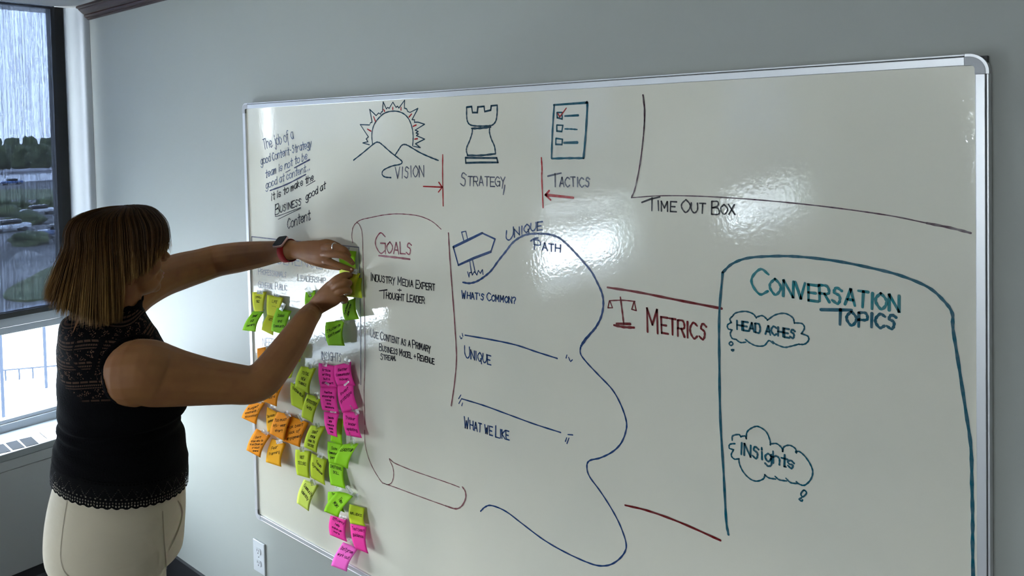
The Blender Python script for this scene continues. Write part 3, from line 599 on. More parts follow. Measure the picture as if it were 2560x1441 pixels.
draw('lower blue divider line with small ticks', 'blue', [[(125, 412), (250, 450), (400, 505), (550, 560), (700, 608)], dict(p=[(121, 390), (108, 412)], w=.003), dict(p=[(124, 414), (109, 440)], w=.003), dict(p=[(131, 436), (126, 453)], w=.003), dict(p=[(742, 620), (770, 622)], w=.003), dict(p=[(735, 638), (727, 660)], w=.003), dict(p=[(748, 640), (736, 672)], w=.003)], 0.0038, zD)
write('What we Like', (140, 578), (398, 652), 50, 'blue', K * 1.05, 'sc', 1.3, z=zD)
# time out box, metrics
draw('dark purple corner of the time out box', 'purple', [dict(p=[(168, 345), (178, 450), (172, 600), (150, 780), (120, 930), (97, 990)], w=.0036), dict(p=[(97, 990), (300, 978), (560, 983), (900, 1005), (1300, 1045), (1700, 1100), (1950, 1150)], w=.0026), dict(p=[(1950, 1150), (2100, 1180), (2225, 1212)], w=.0046), dict(p=[(172, 345), (182, 450), (178, 560)], w=.002)], 0.003, zE)
write('Îime Out Box', (200, 1068), (745, 1098), 62, 'black', K * 1.0, 'sc', 1.3, z=zE, extra=[[(162, 1020), (220, 998), (275, 986)]], label='black marker writing reading TIME OUT BOX')
draw('dark red line from the path to the topics panel', 'darkred', [[(40, 210), (200, 235), (400, 275), (645, 322)]], 0.0056, zF)
draw('dark red balance scales', 'darkred', [dict(p=[(108, 262), (118, 340), (125, 400)], w=.0044), dict(p=[(52, 280), (120, 278), (185, 284)], w=.0032), dict(p=[(50, 280), (42, 318), (66, 318), (53, 282)], s=False, w=.003), dict(p=[(180, 285), (168, 326), (192, 333), (182, 287)], s=False, w=.003), dict(p=[(88, 402), (160, 404)], w=.0062), dict(p=[(75, 410), (125, 420), (180, 423)], w=.0062)], 0.004, zF)
write('Metrics', (252, 440), (560, 488), 84, 'darkred', K * 1.4, 'sc', 1.5, z=zF)
draw('dark red line at the lower middle', 'darkred', [[(1563, 1264), (1620, 1278), (1700, 1307), (1801, 1352)]], 0.005)
# conversation topics
draw('tall teal arch around the conversation topics', 'teal', [[(680, 1520), (668, 1441), (655, 1200), (637, 900), (632, 600), (632, 350), (650, 130)], [(650, 130), (700, 85), (780, 55), (900, 45), (1050, 47), (1250, 70), (1450, 110), (1600, 150), (1740, 210), (1820, 280), (1865, 345), (1870, 430), (1900, 620), (1940, 880), (1965, 1060), (1970, 1250), (1974, 1441), (1974, 1600), (1980, 1900)]], 0.0056, zF)
write('Conversation', (805, 235), (1582, 340), 84, 'bteal', K * 1.6, 'sc', 1.6, z=zF, seed=5)
write('Îopics', (1245, 405), (1565, 430), 74, 'teal', K * 1.6, 'sc', 1.1, z=zF, extra=[[(1170, 328), (1250, 329), (1332, 330)]], label='teal marker writing reading TOPICS')
draw('thought cloud around HEAD ACHES', 'teal', [[(700, 365), (720, 345), (770, 337), (810, 350), (828, 372)], [(828, 368), (860, 360), (888, 382)], [(886, 384), (930, 355), (980, 348), (1020, 370), (1030, 400)], [(1030, 398), (1070, 402), (1083, 425), (1068, 455)], [(1066, 455), (1100, 468), (1105, 490), (1085, 510), (1055, 512)],
    [(1055, 510), (1010, 522), (975, 527), (930, 510), (915, 496)], [(918, 508), (895, 492), (870, 518), (830, 520), (795, 505), (770, 486)], [(772, 500), (745, 502), (722, 488)], [(724, 486), (700, 480), (690, 455), (697, 437)], [(700, 435), (680, 430), (675, 410), (695, 395)], [(695, 397), (688, 378), (702, 362)],
    catmull([(694, 498), (684, 508), (694, 518), (704, 508)], 5, True) + [(694, 498)], [(696, 540), (708, 540), (704, 547), (697, 544)]], 0.0034, zF)
write('Head Aches', (726, 432), (1032, 482), 46, 'teal', K * 1.2, 'sc', 1.0, z=zF)
draw('thought cloud around INSIGHTS', 'teal', [[(700, 1020), (703, 997), (735, 990), (747, 1003)], [(747, 1000), (768, 998), (776, 1012)], [(774, 1012), (780, 975), (810, 952), (840, 948), (880, 975), (900, 1020), (902, 1045)], [(902, 1040), (935, 1038), (962, 1060), (968, 1080)], [(966, 1080), (975, 1055), (1005, 1047), (1035, 1065), (1040, 1088)],
    [(1036, 1083), (1055, 1080), (1085, 1105), (1115, 1150), (1127, 1190), (1115, 1230), (1085, 1258), (1060, 1255), (1040, 1240)], [(1046, 1250), (1010, 1245), (985, 1222)], [(988, 1236), (950, 1230), (928, 1212)], [(930, 1226), (895, 1220), (872, 1203)], [(874, 1203), (865, 1225), (830, 1237), (795, 1225), (760, 1190), (740, 1150), (735, 1120)], [(737, 1118), (712, 1120), (695, 1100), (706, 1072)], [(708, 1070), (685, 1062), (688, 1042), (715, 1038)],
    catmull([(1080, 1285), (1064, 1305), (1075, 1320), (1094, 1300)], 5, True) + [(1080, 1285)], [(1068, 1325), (1055, 1333), (1068, 1343), (1073, 1336)]], 0.0034, zF)
write('INSights', (742, 1092), (1028, 1172), 62, 'teal', K * 1.2, 'mix', z=zF)
# audience corner
draw('mauve box outline round the audience notes', 'mauve', [dict(p=[(628, 660), (629, 592), (700, 600), (840, 612), (897, 619), (900, 700), (901, 800), (902, 962)], s=False, w=.0038)], 0.0036)
write('AUDIENCE', (672, 656), (803, 672), 24, 'grey', K * 1.0, 'mix')
write('Professionals', (645.5, 686), (715, 694), 13, 'grey', 0.0025, 'sc', 1.3)
write('General Public', (645.5, 719), (717, 727), 13, 'grey', 0.0025, 'sc', 1.3)
write('Leadership', (744, 702), (813, 709), 13, 'black', 0.0026, 'sc', 1.3)
write('INSIGHTS', (802, 900), (853, 905), 21, 'grey', 0.0027, 'mix')
write('NEEDS', (656, 866), (694, 868), 20, 'mauve', 0.0025, 'mix')
draw('small slate arrow pointing down', 'grey', [[(813, 815), (814, 835), (815, 851)], dict(p=[(810, 843), (815, 852), (821, 841)], s=False)], 0.0026)

# ------------------------------------------------------------------ sticky notes
def papermat(name, c):
    return mat('paper_' + name, c, 0.8, spec=0.12, bump=(40, 0.15, 0.002))
PM = {'lime': papermat('lime', (0.55, 0.68, 0.03)), 'green': papermat('green', (0.28, 0.62, 0.012)), 'yellow': papermat('yellow', (0.66, 0.68, 0.03)), 'pale': papermat('pale_lime', (0.66, 0.78, 0.12)),
      'pink': papermat('pink', (0.85, 0.045, 0.33)), 'orange': papermat('orange', (0.90, 0.30, 0.006)), 'amber': papermat('amber', (0.95, 0.45, 0.015)), 'lightpink': papermat('light_pink', (0.90, 0.14, 0.55))}
def note(color, TL, TR, BR, BL, lines, label, tape=None, lift=0.02, bulge=0.006, layer=0, rot=0, curl=0.0, txt_top=0.16, txt_h=None):
    y0 = BF - 0.0012 - 0.0045 * layer
    c = [onY(*TL, y0), onY(*TR, y0), onY(*BR, y0 - lift), onY(*BL, y0 - lift * 0.8)]
    def Sf(u, v):
        p = (c[0] * (1 - u) + c[1] * u) * (1 - v) + (c[3] * (1 - u) + c[2] * u) * v
        p = p.copy(); p[1] -= bulge * math.sin(math.pi * min(1, v * 1.0)) + curl * (abs(u - .5) * 2) ** 2 * (1 - v) * 0.8
        p[0] += 0.003 * math.sin(math.pi * v) * (0.5 - u) * 0.8
        return p
    NU, NV = 6, 10; v = [Sf(i / NU, j / NV) for j in range(NV + 1) for i in range(NU + 1)]
    f = [(j * (NU + 1) + i, (j + 1) * (NU + 1) + i, (j + 1) * (NU + 1) + i + 1, j * (NU + 1) + i + 1) for j in range(NV) for i in range(NU)]
    cen = Sf(.5, 0)
    t = thing('sticky_note', label, 'sticky note', cen, 'sticky notes taped to the whiteboard')
    o = mesh_obj('paper', v, f, PM[color], t, True)
    md = o.modifiers.new('thickness', 'SOLIDIFY'); md.thickness = 0.0004; md.offset = 0
    if lines:
        S_ = Strokes(); n_ = len(lines); hgt = txt_h or min(0.115, 0.62 / (n_ * 1.55)); ca, sa = math.cos(math.radians(rot)), math.sin(math.radians(rot))
        span = 0.9 - txt_top
        for li, tx_ in enumerate(lines):
            mode = 'mix' if any(ch.islower() for ch in tx_) else 'sc1'
            L, W = layout(tx_, False, 1.0, random.Random(li + len(tx_)), 0.25)
            vb = txt_top + hgt * 1.1 + (li + 0.1) * min(hgt * 1.9, span / n_)
            sx = min(0.80 / W, hgt * 1.15)
            off = 0.5 - sx * W / 2
            for l in L:
                P = []
                for (x, y) in l:
                    u = off + x * sx; vv = vb - y * hgt
                    du, dv = u - .5, vv - .5; u, vv = .5 + du * ca - dv * sa, .5 + du * sa + dv * ca
                    u = min(.97, max(.03, u)); vv = min(.98, max(.02, vv))
                    p = Sf(u, vv); p[1] -= 0.0007; P.append(p)
                S_.add(P, NB, 0.0014)
        S_.obj('handwriting', INK['pen_pink' if 'pink' in color else 'pen'], t)
    if tape:
        tx_, ty_, ang, w_, h_ = tape; a = math.radians(ang); q = []
        for i in range(4):
            for j in range(3):
                dx, dy = (i / 3 - .5) * w_, (j / 2 - .5) * h_
                p = onY(tx_ + dx * math.cos(a) - dy * math.sin(a), ty_ + dx * math.sin(a) + dy * math.cos(a), y0 - 0.0015 - 0.002 * (j / 2) - (bulge * .9 + .002) * max(0, j - 1) - .001 * (i % 2)); q.append(p)
        mesh_obj('tape', q, [(i * 3 + j, i * 3 + j + 1, (i + 1) * 3 + j + 1, (i + 1) * 3 + j) for i in range(3) for j in range(2)], M['tape'], t, label='strip of frosted clear tape')
    return t
N = note
N('yellow', (631, 731), (667, 730), (659, 779), (636, 779), ['SMALL', 'BIZ'], 'yellow sticky note reading SMALL BIZ, top left of the note cluster', (650, 731, 5, 16, 10), .012, .004, 1)
N('green', (636, 775), (662, 777), (639, 830), (606, 826), ['Small', 'biz', 'owners'], 'green sticky note overhanging the left board edge under SMALL BIZ', (654, 777, 0, 14, 6), .03, .008, 2, rot=-10)
N('yellow', (670, 737), (711, 745), (699, 798), (668, 790), ['LIFE', '---'], 'yellow sticky note reading LIFE, right of SMALL BIZ', (692, 739, 12, 14, 7), .008, .003, 1, curl=.004)
N('yellow', (671, 784), (699, 792), (683, 839), (654, 825), ['VETS'], 'yellow sticky note reading VETS, hanging below LIFE', None, .022, .006, 2)
N('green', (693, 770), (729, 778), (714, 838), (678, 828), ['Sales', 'and', 'Community'], 'green sticky note reading Sales and Community', (706, 768, -65, 20, 10), .02, .006, 3, rot=-8)
N('green', (764, 731), (788, 726), (800, 772), (764, 776), ['New'], 'green sticky note left of the lower wrist, mostly hidden by it', (774, 729, 55, 24, 14), .01, .004, 1)
N('green', (848, 624), (891, 629), (890, 672), (850, 668), ['X'], 'green sticky note under the fingers of the upper hand', (868, 624, 10, 12, 12), .004, .003, 1, txt_top=.45)
N('pale', (849, 664), (889, 668), (886, 706), (850, 702), [], 'pale lime sticky note between the two hands, mostly hidden', None, .004, .002, 2)
N('lime', (870, 690), (905, 696), (906, 746), (868, 742), [], 'olive-lime sticky note behind the one the lower hand holds', None, .006, .003, 1)
N('yellow', (864, 682), (901, 684), (888, 738), (862, 744), ['X'], 'bright yellow sticky note being taped by the lower hand', (886, 679, 10, 16, 13), .01, .006, 3, txt_top=.3)
N('green', (856, 757), (889, 745), (898, 798), (863, 802), ['Systems', 'and how'], 'light green sticky note just below the lower hand', None, .016, .005, 2, rot=-58)
N('green', (820, 805), (867, 800), (862, 865), (821, 864), ['Students', "don't meet"], "green sticky note reading Students don't meet", (862, 801, 45, 26, 12), .014, .008, 1, rot=-18, curl=.01)
N('orange', (643, 872), (664, 868), (676, 918), (650, 922), [], 'orange sticky note tip peeking above the lower forearm', None, .012, .004, 1)
N('yellow', (742, 866), (769, 860), (750, 905), (724, 903), ['to'], 'yellow sticky note behind the lower forearm, upper of two', (752, 888, 20, 10, 8), .014, .004, 1)
N('lime', (728, 903), (751, 897), (728, 945), (702, 951), ['to'], 'lime sticky note behind the lower forearm, lower of two', (750, 892, 20, 12, 8), .016, .004, 1)
N('lime', (753, 916), (791, 921), (774, 986), (738, 968), ['TOTAL', 'NEW', 'THINGS'], 'lime sticky note reading TOTAL NEW THINGS', (775, 914, 75, 16, 9), .022, .008, 2)
N('lime', (727, 956), (764, 974), (763, 1030), (729, 1013), ['OVERWHELM'], 'lime sticky note reading OVERWHELM', (738, 958, 20, 8, 6), .012, .004, 1, rot=12)
N('lime', (768, 986), (804, 994), (782, 1058), (754, 1043), ['PERSISTENT', '(with)'], 'lime sticky note reading PERSISTENT (with)', (793, 990, 70, 18, 10), .018, .006, 2, rot=5)
N('lime', (777, 1064), (814, 1067), (792, 1133), (760, 1118), ['DONT', 'KNOW', 'HOW TO', 'DECIDE'], 'lime sticky note reading DONT KNOW HOW TO DECIDE', (794, 1066, 85, 16, 11), .02, .007, 1)
N('pink', (797, 908), (838, 915), (843, 969), (801, 969), ['Article', 'writing', 'but a', 'different'], 'pink sticky note reading Article writing, top left of the pink block', (812, 909, 95, 16, 12), .008, .005, 1)
N('pink', (838, 914), (880, 904), (889, 965), (843, 963), ['Better', 'Communicator', 'maven'], 'pink sticky note reading Better Communicator, top right of the pink block', (867, 904, 20, 16, 14), .010, .006, 1, curl=.004)
N('pink', (801, 966), (843, 968), (848, 1033), (806, 1026), ['Positive', 'encouraging', 'comes', 'data', 'decisions'], 'pink sticky note reading Positive encouraging, middle left of the pink block', (820, 957, 35, 12, 12), .010, .005, 2)
N('pink', (843, 962), (884, 954), (896, 1022), (856, 1033), ['Invest', 'prototype'], 'pink sticky note reading Invest prototype, middle right of the pink block', (863, 956, -45, 16, 14), .012, .006, 2, rot=-18)
N('pink', (810, 1029), (849, 1033), (844, 1094), (820, 1086), ['Debate', 'WOW', 'resource', 'brand', 'voice'], 'pink sticky note reading Debate WOW resource, bottom left of the pink block', (833, 1027, 5, 16, 12), .022, .006, 3)
N('pink', (858, 1026), (897, 1032), (905, 1096), (866, 1089), ['Thinker', '- leader', 'updating'], 'pink sticky note reading Thinker leader updating, bottom right of the pink block', (887, 1024, 60, 30, 12), .012, .006, 3)
N('green', (836, 1046), (860, 1048), (856, 1113), (826, 1104), [], 'green sticky note with bare paper behind the lowest pink left note', None, .008, .004, 1)
N('green', (819, 1104), (857, 1112), (853, 1165), (822, 1157), ['Data', 'Communication', 'person'], 'green sticky note reading Data Communication person', None, .008, .003, 2)
N('green', (862, 1110), (901, 1108), (870, 1173), (835, 1158), ['LEADERSHIP'], 'green sticky note reading LEADERSHIP', (881, 1098, 85, 36, 12), .024, .010, 3, curl=.008)
N('green', (823, 1156), (859, 1166), (865, 1223), (827, 1213), ['EMOTIONAL', 'SKILL'], 'green sticky note reading EMOTIONAL SKILL', None, .012, .004, 1, txt_top=.05)
N('orange', (672, 955), (712, 957), (692, 1017), (658, 1004), ['Not being', 'heard'], 'orange sticky note reading Not being heard, partly behind the forearm', (704, 957, 55, 14, 10), .024, .008, 2, rot=-20, txt_top=.35)
N('orange', (628, 1006), (664, 1006), (641, 1062), (604, 1045), ['Budget', 'constraints /', 'allocation'], 'orange sticky note reading Budget constraints, overhanging the left board edge', (648, 1005, 10, 12, 8), .022, .008, 1, rot=-22)
N('amber', (668, 1018), (694, 1032), (690, 1080), (669, 1080), ['Too soon', 'unclear'], 'amber sticky note reading Too soon unclear', (682, 1018, 30, 14, 11), .010, .005, 1, rot=-16)
N('orange', (694, 1030), (730, 1038), (712, 1104), (674, 1084), ['Too much', 'info - wear', 'short'], 'orange sticky note reading Too much info, in the middle of the orange row', (719, 1037, 60, 18, 11), .02, .006, 2, rot=-14)
N('orange', (729, 1041), (772, 1058), (750, 1119), (707, 1103), ['Pick best', 'lack of', 'engagement!'], 'orange sticky note reading Pick best lack of engagement', (752, 1045, 60, 20, 10), .02, .006, 1, rot=-24)
N('orange', (641, 1072), (677, 1090), (651, 1145), (616, 1126), ["Don't", 'know who to', 'trust finish on', 'product', 'where!'], "orange sticky note reading Don't know who to trust", (662, 1082, 35, 18, 8), .024, .008, 2, rot=-20)
N('amber', (680, 1097), (715, 1110), (703, 1168), (665, 1156), ['Fear', 'Planning'], 'amber sticky note reading Fear Planning', (698, 1105, -10, 16, 10), .02, .007, 1, rot=-22)
N('lime', (739, 1124), (777, 1129), (775, 1197), (743, 1188), ['NOT', 'SECURE'], 'lime sticky note reading NOT SECURE', (755, 1124, 85, 14, 11), .012, .005, 1)
N('lime', (779, 1134), (817, 1151), (813, 1214), (778, 1195), ['Team', 'Dynamics'], 'lime sticky note reading Team Dynamics', (801, 1139, 20, 14, 14), .012, .005, 1, rot=16)
N('pale', (760, 1199), (797, 1215), (772, 1279), (742, 1258), ['Community', 'identity'], 'pale lime sticky note reading Community identity, lowest on the left', (783, 1207, 80, 16, 13), .022, .008, 1, rot=16)
N('green', (820, 1230), (850, 1230), (862, 1282), (821, 1266), ['Tool'], 'green sticky note reading Tool, behind the Time Mgmt note', (846, 1222, 5, 18, 10), .006, .003, 1, txt_top=.02)
N('green', (846, 1228), (887, 1240), (846, 1294), (810, 1279), ['Time', 'MGMT'], 'green sticky note reading Time MGMT, creased at its lower corner', (873, 1226, 55, 24, 10), .024, .012, 3, rot=20, curl=.008)
N('lime', (874, 1261), (912, 1271), (914, 1317), (876, 1309), ['INFLUENCE'], 'dark lime sticky note reading INFLUENCE', (892, 1243, 80, 16, 9), .008, .006, 1, txt_top=.3)
N('pink', (826, 1290), (867, 1298), (868, 1356), (825, 1338), ['Efficiency', 'help', 'make us', 'more'], 'pink sticky note reading Efficiency help, below the Time MGMT note', (856, 1294, 15, 18, 9), .012, .006, 1, rot=8, txt_top=.05)
N('pink', (876, 1310), (916, 1318), (921, 1385), (888, 1372), ['Test best', 'guidance'], 'pink sticky note reading Test best guidance, below INFLUENCE', None, .014, .006, 2, txt_top=.05)
N('lightpink', (858, 1356), (896, 1372), (867, 1430), (828, 1415), ["Don't prove", 'work out'], "bright pink sticky note reading Don't prove, lowest of all, over the bottom rail", (876, 1352, 25, 16, 10), .03, .010, 2, txt_top=.08)

# ------------------------------------------------------------------ outlet
a = onY(636, 1344.6, 0); b = onY(639, 1422.4, 0); x1 = onY(664, 1360, 0)[0]
ot = thing('wall_outlet', 'white duplex power outlet on the wall below the whiteboard', 'outlet', ((a[0] + x1) / 2, -0.003, b[2]))
boxo('cover_plate', (a[0], -0.007, b[2]), (x1, -0.0004, a[2]), M['plate'], ot, 0.0022)
cx = (a[0] + x1) / 2; hh = a[2] - b[2]
for cz in (b[2] + hh * 0.70, b[2] + hh * 0.32):
    pts = [(cx + 0.0165 * math.cos(t), cz + 0.0135 * max(-.8, min(.8, math.sin(t) * 1.25))) for t in [2 * math.pi * k / 24 for k in range(24)]]
    v = [(x, -0.0072, z) for x, z in pts] + [(x, -0.0095, z) for x, z in pts]
    rc = mesh_obj('receptacle', v, [tuple(range(24, 48))] + [(i, (i + 1) % 24, (i + 1) % 24 + 24, i + 24) for i in range(24)], M['plate'], ot)
    for dx in (-.006, .006): boxo('slot', (cx + dx - .0011, -0.0098, cz - .001), (cx + dx + .0011, -0.009, cz + .0075), M['slot'], rc)
    boxo('ground_hole', (cx - .0022, -0.0098, cz - .0092), (cx + .0022, -0.009, cz - .0048), M['slot'], rc, 0.001)
boxo('screw', (cx - .0022, -0.0078, b[2] + hh * .51 - .0022), (cx + .0022, -0.0068, b[2] + hh * .51 + .0022), M['silver'], ot, .001)

# ------------------------------------------------------------------ person
A17 = math.radians(17); FB = np.array([math.sin(A17), math.cos(A17), 0]); RB = np.array([math.cos(A17), -math.sin(A17), 0]); ZU = np.array([0, 0, 1.0])
DC = 2.02
def ellipse_rows(rows, dc=DC, shrink=0.0, nseg=40, hemtilt=None, sq=2.0):
    """rows (y, xl, xr, lateral half width) -> rings; solves the front-back half depth so the silhouette hits xl..xr"""
    rings = []
    for (y, xl, xr, w_) in rows:
        xm = (xl + xr) / 2
        c = PX(xm, y, dc); s = c - CAM; s[2] = 0; dist = np.linalg.norm(s); s /= dist
        e = np.array([-s[1], s[0], 0]);  e = e if e @ RT > 0 else -e
        al = math.atan((xl - PPX) / F); ar = math.atan((xr - PPX) / F)
        half = dist * math.tan((ar - al) / 2)
        w2 = w_ - shrink; half2 = half - shrink
        q = half2 ** 2 - (w2 * (RB @ e)) ** 2; d = math.sqrt(max(q, 0.0016)) / abs(FB @ e)
        ang = (al + ar) / 2 ; xm2 = PPX + F * math.tan(ang); c = PX(xm2, y, dc)
        ring = []
        for k in range(nseg):
            t = 2 * math.pi * k / nseg; ct, st = math.cos(t), math.sin(t)
            ring.append(c + FB * d * np.sign(ct) * abs(ct) ** (2 / sq) + RB * w2 * np.sign(st) * abs(st) ** (2 / sq))
        rings.append(ring)
    return rings
def smooth_rings(rings, n=3):
    m_ = len(rings[0]); cols = [catmull([r[k] for r in rings], n) for k in range(m_)]
    return [[cols[k][i] for k in range(m_)] for i in range(len(cols[0]))]
def loft(rings, cap=True):
    m_ = len(rings[0]); v = [p for r in rings for p in r]; f = []
    for i in range(len(rings) - 1):
        for k in range(m_):
            a = i * m_ + k; b = i * m_ + (k + 1) % m_; f.append((a, b, b + m_, a + m_))
    if cap:
        v.append(sum(rings[0]) / m_); v.append(sum(rings[-1]) / m_); n0 = len(v) - 2
        for k in range(m_):
            f.append((n0, (k + 1) % m_, k)); L0 = (len(rings) - 1) * m_; f.append((n0 + 1, L0 + k, L0 + (k + 1) % m_))
    return v, f
def tube(pts, rads, flat=None, n=5, seg=18, majdir=None):
    """round-capped limb; rads scalar or (major, minor); majdir: world direction of the major axis"""
    R2 = [(r, r) if not isinstance(r, tuple) else r for r in rads]
    A = catmull([np.concatenate([np.array(p, float), [r[0], r[1]]]) for p, r in zip(pts, R2)], n)
    P = [a[:3] for a in A]; Rr = [(max(a[3], .002), max(a[4], .002)) for a in A]
    T = [P[min(i + 1, len(P) - 1)] - P[max(i - 1, 0)] for i in range(len(P))]; T = [t / np.linalg.norm(t) for t in T]
    ref = np.array(majdir, float) if majdir is not None else (np.array([0, 0, 1.0]) if abs(T[0][2]) < .9 else np.array([1.0, 0, 0]))
    rings = []; 
    def mk(c, t, a, b):
        nonlocal ref
        u = ref - t * (ref @ t); u /= np.linalg.norm(u); 
        if majdir is None: ref = u
        w_ = np.cross(t, u); return [c + u * a * math.cos(q) + w_ * b * math.sin(q) for q in [2 * math.pi * k / seg for k in range(seg)]]
    for s_ in (0.12, 0.5, 0.8, 0.95): a, b = Rr[0]; h = math.sqrt(max(0, 1 - s_ ** 2)) ; rings.append(mk(P[0] - T[0] * min(a, b) * h, T[0], a * s_, b * s_))
    for p, t, (a, b) in zip(P, T, Rr): rings.append(mk(p, t, a, b))
    for s_ in (0.95, 0.8, 0.5, 0.12): a, b = Rr[-1]; h = math.sqrt(max(0, 1 - s_ ** 2)); rings.append(mk(P[-1] + T[-1] * min(a, b) * h, T[-1], a * s_, b * s_))
    return loft(rings)
def ellipsoid(c, ax, radii, nu=24, nv=14):
    rings = []
    for j in range(1, nv):
        th = math.pi * j / nv; rings.append([c + ax[2] * radii[2] * math.cos(th) + math.sin(th) * (ax[0] * radii[0] * math.cos(2 * math.pi * k / nu) + ax[1] * radii[1] * math.sin(2 * math.pi * k / nu)) for k in range(nu)])
    return loft(rings)
def remeshed(parts, voxel, it=4, fac=0.5):
    v, f = merge(parts); me = bpy.data.meshes.new('tmp'); me.from_pydata(v, [], f); me.update()
    bm = bmesh.new(); bm.from_mesh(me); bmesh.ops.recalc_face_normals(bm, faces=bm.faces); bm.to_mesh(me); bm.free()
    o = bpy.data.objects.new('tmp', me); COL.objects.link(o)
    m1 = o.modifiers.new('r', 'REMESH'); m1.mode = 'VOXEL'; m1.voxel_size = voxel; m1.adaptivity = 0
    m2 = o.modifiers.new('s', 'SMOOTH'); m2.iterations = it; m2.factor = fac
    dg = bpy.context.evaluated_depsgraph_get(); ev = o.evaluated_get(dg); me2 = bpy.data.meshes.new_from_object(ev)
    bpy.data.objects.remove(o); return me2

pr = thing('person', 'person with brown bob, black lace top and cream trousers taping notes to the whiteboard', 'person', (PX(300, 1000, DC)[0], PX(300, 1000, DC)[1], 0))
TORSO = [(772, 240, 352, .058), (786, 170, 360, .100), (800, 150, 366, .140), (825, 145, 381, .172), (850, 143, 398, .188), (900, 142, 425, .195), (950, 141, 448, .190), (1000, 141, 464, .185), (1022, 143, 469, .180),
         (1042, 145, 455, .175), (1065, 145, 449, .178), (1100, 140, 461, .188), (1150, 134, 467, .196), (1174, 131, 469, .199)]
HIP = [(1075, 160, 440, .165), (1110, 150, 450, .178), (1150, 141, 457, .188), (1195, 128, 461, .195), (1240, 116, 463, .203), (1285, 108, 463, .206), (1325, 105, 461, .205), (1360, 108, 459, .20)]
# head frame
AH = math.radians(12); FH = np.array([math.sin(AH), math.cos(AH), 0]); RH = np.array([math.cos(AH), -math.sin(AH), 0])
HC = PX(300, 625, DC); HAX = (FH, RH, ZU)
def hp(f_, r_, u_): return HC + FH * f_ + RH * r_ + ZU * u_
torso_body = loft(smooth_rings(ellipse_rows([(y, xl, xr, w_) for y, xl, xr, w_ in TORSO[1:] + HIP[4:]], shrink=0.014, nseg=32)))
legs = []
hipc = PX(284, 1350, DC)
for sgn in (1, -1):
    hp0 = hipc + RB * sgn * .092 - FB * 0.01
    legs.append([(hp0, .098), (hp0 + np.array([0, 0, -.20]) + RB * sgn * .002, .085), (np.array([hp0[0], hp0[1], .42]) + FB * .02, .06), (np.array([hp0[0], hp0[1], .25]) - FB * .0, .055), (np.array([hp0[0], hp0[1], .09]) - FB * .02, .038)])
bodyparts = [torso_body]
for lg in legs: bodyparts.append(tube([p for p, r in lg], [r for p, r in lg]))
for lg in legs:
    an = lg[-1][0]; bodyparts.append(tube([an + np.array([0, 0, -.03]) - FB * .03, an + np.array([0, 0, -.045]) + FB * .06, an + np.array([0, 0, -.06]) + FB * .15], [(.036), (.034, .026), (.036, .018)], majdir=RB))
# neck and head
bodyparts.append(tube([PX(285, 830, DC + .01), PX(296, 790, DC), hp(.0, 0, -.085)], [.062, .053, .052]))
bodyparts += [ellipsoid(hp(-.008, 0, .012), HAX, (.094, .076, .100)), ellipsoid(hp(.038, 0, -.040), HAX, (.060, .058, .082)), ellipsoid(hp(.050, 0, -.095), HAX, (.046, .044, .034)), ellipsoid(hp(.081, 0, -.109), HAX, (.0165, .022, .017)), tube([hp(.078, 0, .01), hp(.079, 0, -.04), hp(.0785, 0, -.08), hp(.076, 0, -.108)], [.019, .0185, .018, .018]),
              ellipsoid(hp(.066, .034, -.045), HAX, (.028, .022, .03)), ellipsoid(hp(.066, -.034, -.045), HAX, (.028, .022, .03)), ellipsoid(hp(.080, 0, .012), HAX, (.018, .05, .014)),
              ellipsoid(hp(.084, 0, -.080), HAX, (.019, .028, .024)), tube([hp(.088, 0, .004), hp(.102, 0, -.014), hp(.117, 0, -.031)], [.008, .009, .0085]), ellipsoid(hp(.106, .009, -.038), HAX, (.010, .006, .006)), ellipsoid(hp(.106, -.009, -.038), HAX, (.010, .006, .006)),
              tube([hp(.092, 0, -.032), hp(.110, 0, -.039)], [.008, .006]), ellipsoid(hp(.0975, 0, -.075), HAX, (.0090, .019, .0065)), ellipsoid(hp(.095, 0, -.086), HAX, (.0090, .017, .0070))]
for s_ in (1, -1):
    ec = hp(.004, s_ * .078, -.055)
    bodyparts.append(ellipsoid(ec, (FH * .95 - ZU * .2, RH * s_, ZU), (.016, .007, .030)))
    bodyparts.append(tube([hp(.010, s_ * .084, -.030), hp(-.004, s_ * .087, -.032), hp(-.013, s_ * .086, -.050), hp(-.006, s_ * .083, -.076)], [.0035, .004, .004, .004]))
# right arm (near the camera)
def limb(st): return tube([PX(x, y, d) for x, y, h, d in st], [h * d / F for x, y, h, d in st])
HW = lambda px, py, Y, r: (onY(px, py, Y), r)
wR = onY(778, 783, -.125); dR = (wR - CAM) @ FW
RA = [(345, 932, 83, 1.885), (368, 931, 80, 1.885), (400, 939, 77, 1.90), (450, 947, 68, 1.915), (520, 955, 57, 1.94), (580, 960, 50, 1.96), (625, 963, 47, 1.975), (656, 950, 47, 1.99), (682, 922, 45, 2.01), (715, 878, 41, 2.05), (745, 832, 35, 2.09), (765, 800, 29.5, 2.13), (779, 782, 26, dR)]
bodyparts.append(limb(RA))
wL = onY(728, 626, -.10); dL = (wL - CAM) @ FW
LA = [(300, 765, 56, 2.18), (345, 728, 52, 2.24), (400, 697, 49, 2.32), (450, 679, 46.5, 2.39), (500, 665, 42.5, 2.45), (545, 652, 40, 2.48), (600, 643, 38, 2.46), (650, 636, 33, 2.43), (690, 630, 28, 2.40), (728, 625.5, 25.5, dL)]
bodyparts.append(limb(LA))
def hand(palm, fingers, maj):
    bodyparts.append(tube([onY(x, y, Y) for x, y, Y, r in palm], [r for x, y, Y, r in palm], majdir=maj))
    for fg in fingers:
        bodyparts.append(tube([onY(x, y, Y) for x, y, Y, r in fg], [r for x, y, Y, r in fg], n=4, seg=12))
